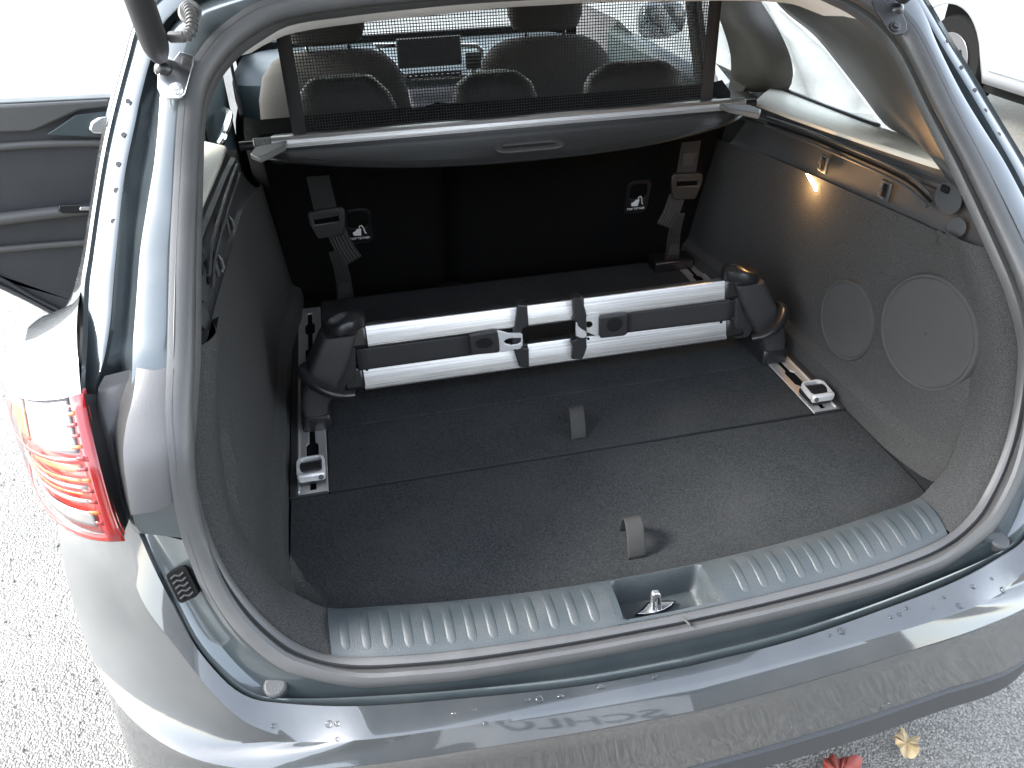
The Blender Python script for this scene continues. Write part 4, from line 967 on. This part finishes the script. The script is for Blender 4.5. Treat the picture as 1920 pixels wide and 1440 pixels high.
plate('thumb_dish', ov(1470, 335, 80, 62, -.5), [], .001, M['plastic_black'], k2, O=(0, YB - .0048, 0))
plate('belt_hook', [c7(*p) for p in ((1212, 290), (1250, 278), (1340, 265), (1335, 460), (1290, 456), (1250, 440), (1212, 430))], [ov(1240, 357, 38, 33, .1)], .004, M['silver'], b2, O=(0, YB + .006, 0), bevel=.0012)
plate('belt_hook', [c7(*p) for p in ((1106, 312), (1116, 320), (1126, 352), (1160, 380), (1196, 400), (1206, 420), (1204, 448), (1180, 462), (1140, 458), (1104, 440), (1102, 380))], [], .004, M['silver'], b2, O=(0, YB - .004, 0), bevel=.0012)
for (px, py) in ((688, 693), (1352, 604), (1103, 635)):
    disc('bar_screw', at(px, py, y=.2335), (0, -1, .2), .003, .001, M['dark'], cb, seg=10, bevel=0)

# ================================================================ sliding lashing eyes on the rails
def slider(s, yc, label):
    cx = s * .4985
    e = empty('lashing_eye', (cx, yc, .6225), label, 'lashing eye', 'lashing eyes sliding on the cargo rails')
    box('slide_base', (cx, yc, .6285), (.046, .052, .012), M['plastic_black'], e, bevel=.004)
    bm = bmesh.new(); rows = []
    for x in (-.019, .019): rows.append([V((cx + x, yc + .002 + .020 * math.cos(a_), .633 + .016 * math.sin(a_))) for a_ in [math.pi * k_ / 12 for k_ in range(13)]])
    vr = grid(bm, rows); bm.faces.new(vr[0]); bm.faces.new(vr[1]); mk('slide_button', bm, M['plastic_black'], e, bevel=.0015, angle=50)
    W_ = V((0, 1, .10)).normalized()
    bl = plate('bail', rrect(0, 0, .050, .054, .013), [rrect(s * -.001, .004, .037, .038, .008)], .009, M['silver'], e, O=(cx, yc - .002, .6425), U=V((1, 0, 0)), W=W_, bevel=.003)
    box('bail_bar', (cx, yc - .024, .640), (.049, .011, .018), M['silver'], bl, bevel=.0055, segs=3)
    disc('bail_pin', (cx - s * .017, yc - .0299, .641), (0, -1, .3), .0048, .001, M['plastic_grey'], bl, seg=18, bevel=.0003)
slider(-1, .050, 'grey lashing eye on the left cargo rail beneath the left end post')
slider(1, .047, 'grey lashing eye on the right cargo rail below the round speaker grilles')

# ================================================================ loose grit on the asphalt
M['grit'] = mat('grey grit', (.20, .195, .18), .8, speck=(60, .4, 1.7))
rg = random.Random(9); t_ = bmesh.new(); bmesh.ops.create_icosphere(t_, subdivisions=1, radius=1); tv = [v.co.copy() for v in t_.verts]; tf = [[v.index for v in f.verts] for f in t_.faces]; t_.free()
gv, gf = [], []
for q_ in range(2600):
    if q_ % 4: x, y = rg.uniform(-2.6, -.62), rg.uniform(-1.1, 1.6)
    else: x, y = rg.uniform(.1, 1.5), rg.uniform(-.75, .3)
    r_ = rg.choice((.0018, .0022, .0028, .0035, .005)) * rg.uniform(.8, 1.3)
    Mx = Matrix.LocRotScale(V((x, y, r_ * .4)), Euler((rg.random() * 3, rg.random() * 3, rg.random() * 3)), V((r_, r_ * rg.uniform(.6, 1), r_ * rg.uniform(.5, .8))))
    o_ = len(gv); gv += [Mx @ v for v in tv]; gf += [[k_ + o_ for k_ in f] for f in tf]
me = bpy.data.meshes.new('grit'); me.from_pydata(gv, [], gf); bm = bmesh.new(); bm.from_mesh(me); bpy.data.meshes.remove(me)
gr_ = mk('grit', bm, M['grit'], smooth=False); gr_['kind'] = 'stuff'; tag(gr_, 'loose grey grit scattered over the asphalt round the car', 'grit')

# ================================================================ leaves on the asphalt
def leaf(name, c, rot, L, Wd, m, label, lobes):
    bm = bmesh.new(); n_ = 40; cv = bm.verts.new((0, 0, .012)); ring = []
    for k_ in range(n_):
        t = 2 * math.pi * k_ / n_; r_ = 1 + .16 * math.sin(lobes * t) + random.uniform(-.05, .05)
        x, y = L * math.cos(t) * r_, Wd * math.sin(t) * r_; ring.append(bm.verts.new((x, y, .006 + .02 * (abs(y) / Wd) ** 2 * random.uniform(.5, 1.1) + .008 * math.sin(t * 3))))
    for k_ in range(n_): bm.faces.new((cv, ring[k_], ring[(k_ + 1) % n_]))
    bmesh.ops.transform(bm, matrix=Matrix.LocRotScale(V(c), Euler((0, 0, rot)), None), verts=bm.verts)
    o = mk(name, bm, m, None, solid=.0008); tag(o, label, 'leaf'); return o
M['leaf_y'] = mat('faded yellow leaf', (.50, .40, .24), .7, wear=(40, (.25, .14, .05), .8), bump=(80, .6))
M['leaf_r'] = mat('wet red leaf', (.30, .040, .032), .45, wear=(60, (.36, .13, .09), .9), bump=(80, .6))
leaf('leaf', at(1697, 1400, z=.012), R(55), .030, .022, M['leaf_y'], 'pale yellow fallen leaf lying on the asphalt beside the bumper', 5)
leaf('leaf', at(1573, 1458, z=.012), R(10), .055, .032, M['leaf_r'], 'red fallen leaf on the asphalt under the bumper edge', 5)

# ================================================================ water drops on the bumper top
bm = bmesh.new()
for (px, py, r_) in [(989, 1312, .0042), (1011, 1311, .0058), (1050, 1305, .0046), (1126, 1288, .0052), (1227, 1270, .0040), (1083, 1281, .003), (910, 1358, .0045), (617, 1358, .005), (632, 1357, .004), (633, 1386, .004), (513, 1361, .004), (850, 1338, .003), (890, 1330, .003), (1578, 1183, .006), (1555, 1191, .003), (1670, 1157, .004), (1687, 1152, .004), (1800, 1136, .005), (1770, 1120, .003), (1880, 1106, .005), (1825, 1100, .004), (1700, 1140, .003), (1860, 1085, .003), (1750, 1140, .0025)]:
    p, n_ = onbump(px, py)
    r = bmesh.ops.create_uvsphere(bm, u_segments=12, v_segments=8, radius=r_); bmesh.ops.transform(bm, matrix=Matrix.LocRotScale(p, n_.to_track_quat('Z', 'Y'), V((1, random.uniform(.7, 1), .55))), verts=r['verts'])
mw = bpy.data.materials.new('water'); mw.use_nodes = True; b_ = mw.node_tree.nodes['Principled BSDF']; b_.inputs['Transmission Weight'].default_value = 1; b_.inputs['Roughness'].default_value = .02; b_.inputs['IOR'].default_value = 1.33
wd = mk('water_drops', bm, mw); wd['kind'] = 'stuff'; tag(wd, 'clear rain drops beaded on top of the dark bumper', 'water drops')

# ================================================================ silver car parked further forward on the right
sv = empty('silver_car', (4.5, 2.4, 0), 'silver car parked beyond the right side of the open boot', 'car')
prof = [(.30, 0), (.34, .02), (.55, .055), (.70, .06), (.78, .05), (.86, .04), (.95, .0)]
def arch(y, c): return math.sqrt(max(0, .37 ** 2 - (y - c) ** 2))
ysv = [0.3 + .04 * i for i in range(106)]
rows = []
for k_ in range(12):
    r = []
    for y in ysv:
        lo = .28
        for c in (1.2, 3.78):
            if abs(y - c) < .37: lo = max(lo, .32 + arch(y, c))
        top_ = interp([(.3, .80), (.7, .92), (3.3, .92), (4.0, .84), (4.5, .66)], y)
        z = lerp(lo, top_, k_ / 11); x = 3.74 - .05 * math.sin(max(0, min(1, (z - .25) / .7)) * math.pi) + .10 * max(0, (z - .75)) + .10 * (max(0, y - 4.1) + max(0, .6 - y)) ** 1.0
        r.append(V((x, y, z)))
    rows.append(r)
loft('body_side', rows, M['silver_paint'], sv, solid=.01)
loft('body_top', [[V((3.78 + 1.55 * u, y, interp([(.3, .80), (.7, .92), (3.3, .92), (4.0, .84), (4.5, .66)], y) + .03 * math.sin(u * math.pi))) for u in (0, .1, .3, .5, .7, .9, 1)] for y in (.3, .7, 3.2, 3.6, 4.0, 4.3, 4.5)], M['silver_paint'], sv, solid=.01)
loft('body_side', [[V((9.06 - p.x, p.y, p.z)) for p in r[::3]] for r in rows[::2]], M['silver_paint'], sv, solid=.01)
cab = loft('cabin_glass', [[V((3.82, 0.7, .92)), V((3.82, 3.2, .92)), V((5.28, 3.2, .92)), V((5.28, .7, .92))], [V((4.02, 1.0, 1.38)), V((4.02, 2.4, 1.40)), V((5.06, 2.4, 1.40)), V((5.06, 1.0, 1.38))]], M['plastic_black'], sv, closed=True)
loft('roof', [[V((4.0, .95, 1.385)), V((4.0, 2.45, 1.405))], [V((4.5, .9, 1.44)), V((4.5, 2.5, 1.45))], [V((5.08, .95, 1.385)), V((5.08, 2.45, 1.405))]], M['silver_paint'], sv, solid=.01)
tube('door_gap', [V((3.705, 3.02, .84)), V((3.688, 3.03, .6)), V((3.705, 3.0, .36))], .004, M['dark'], sv, seg=6)
for z in (.43, .375): box('sill_moulding', (3.708, 2.49, z), (.02, 1.70, .022), M['chrome'] if z > .4 else M['silver_paint'], sv, bevel=.006)
for y in (1.2, 3.78):
    for x in (3.86, 5.20):
        bm = bmesh.new(); grid(bm, [[V((x + dx, y + rr * math.cos(a_), .315 + rr * math.sin(a_))) for a_ in [2 * math.pi * q_ / 32 for q_ in range(32)]] for rr, dx in ((.19, -.09), (.29, -.10), (.315, -.06), (.315, .06), (.29, .10), (.19, .09))], True)
        wh = mk('wheel', bm, M['tyre'], sv); disc('rim', (x - .09, y, .315), (-1, 0, 0), .20, .015, M['alloy'], wh)
        for q_ in range(5):
            a_ = 2 * math.pi * q_ / 5; box('spoke_gap', (x - .108, y + .12 * math.cos(a_), .315 + .12 * math.sin(a_)), (.006, .06, .06), M['dark'], wh, rot=Euler((a_, 0, 0)), bevel=.01)
for y in (1.2, 3.78): box('wheel_well', (4.53, y, .55), (1.10, .80, .62), M['dark'], sv, bevel=0)
box('underbody', (4.53, 2.4, .24), (1.4, 4.0, .08), M['dark'], sv, bevel=0)

# ---- the boot lamp's own light
ll = bpy.data.lights.new('boot_lamp_light', 'POINT'); ll.energy = .12; ll.color = (1, .55, .22); ll.shadow_soft_size = .012
lo = bpy.data.objects.new('boot_lamp_light', ll); col.objects.link(lo); lo.location = lc + V((-.022, 0, -.004))

# ================================================================ house front across the street (it shows mirrored in the bumper)
M['render'] = mat('beige render', (.20, .185, .16), .9, bump=(60, .6), wear=(2, (.12, .11, .10), .5))
M['board'] = mat('white sign board', (.78, .78, .78), .4)
M['letter'] = mat('dark sign letters', (.06, .065, .07), .5)
hs = empty('house', (0, -11.5, 0), 'beige rendered house front behind the photographer, mirrored in the bumper', 'house')
cols_ = [-9.0, -7.2, -5.8, -3.9, -2.5, 2.9, 4.3, 6.2, 7.6, 9.0]; rws = [0, .8, 2.0, 4.95, 4.99, 5.0]
bm = bmesh.new()
for i in range(len(cols_) - 1):
    for k_ in range(len(rws) - 1):
        if i % 2 == 1 and k_ == 1 and i != 4: continue
        add_box(bm, ((cols_[i] + cols_[i + 1]) / 2, -11.35, (rws[k_] + rws[k_ + 1]) / 2), (cols_[i + 1] - cols_[i], .3, rws[k_ + 1] - rws[k_]))
mk('wall', bm, M['render'], hs, smooth=False)
for i in (1, 3, 5, 7):
    for k_ in (1,):
        cx, cz, ww, hh = (cols_[i] + cols_[i + 1]) / 2, (rws[k_] + rws[k_ + 1]) / 2, cols_[i + 1] - cols_[i], rws[k_ + 1] - rws[k_]
        wn = plate('window', rrect(cx, cz, ww, hh, .01, 1), [rrect(cx - ww / 4 + .02, cz, ww / 2 - .1, hh - .14, .01, 1), rrect(cx + ww / 4 - .02, cz, ww / 2 - .1, hh - .14, .01, 1)], .06, M['board'], hs, O=(0, -11.28, 0))
        box('pane', (cx, -11.32, cz), (ww - .1, .012, hh - .1), M['plastic_black'], wn, bevel=0)
rf = loft('roof', [[V((-9.4, -10.9, 4.9)), V((9.4, -10.9, 4.9))], [V((-9.4, -15.0, 7.2)), V((9.4, -15.0, 7.2))]], M['plastic_grey'], hs, solid=.12, smooth=False)
sg = empty('sign_board', (.6, -11.16, 2.2), 'white sign board with dark capital letters on the house front, mirrored in the bumper', 'sign')
SX0, SX1, SZ0, SZ1 = -1.7, 3.15, 2.1, 4.7
box('board', ((SX0 + SX1) / 2, -11.165, (SZ0 + SZ1) / 2), (SX1 - SX0, .05, SZ1 - SZ0), M['board'], sg, bevel=.006)
text('lettering', 'SCHLOSS', 1.0, .012, M['letter'], sg, (.52, -11.13, 3.3), (-1, 0, 0), (0, 0, 1), bold=.012)
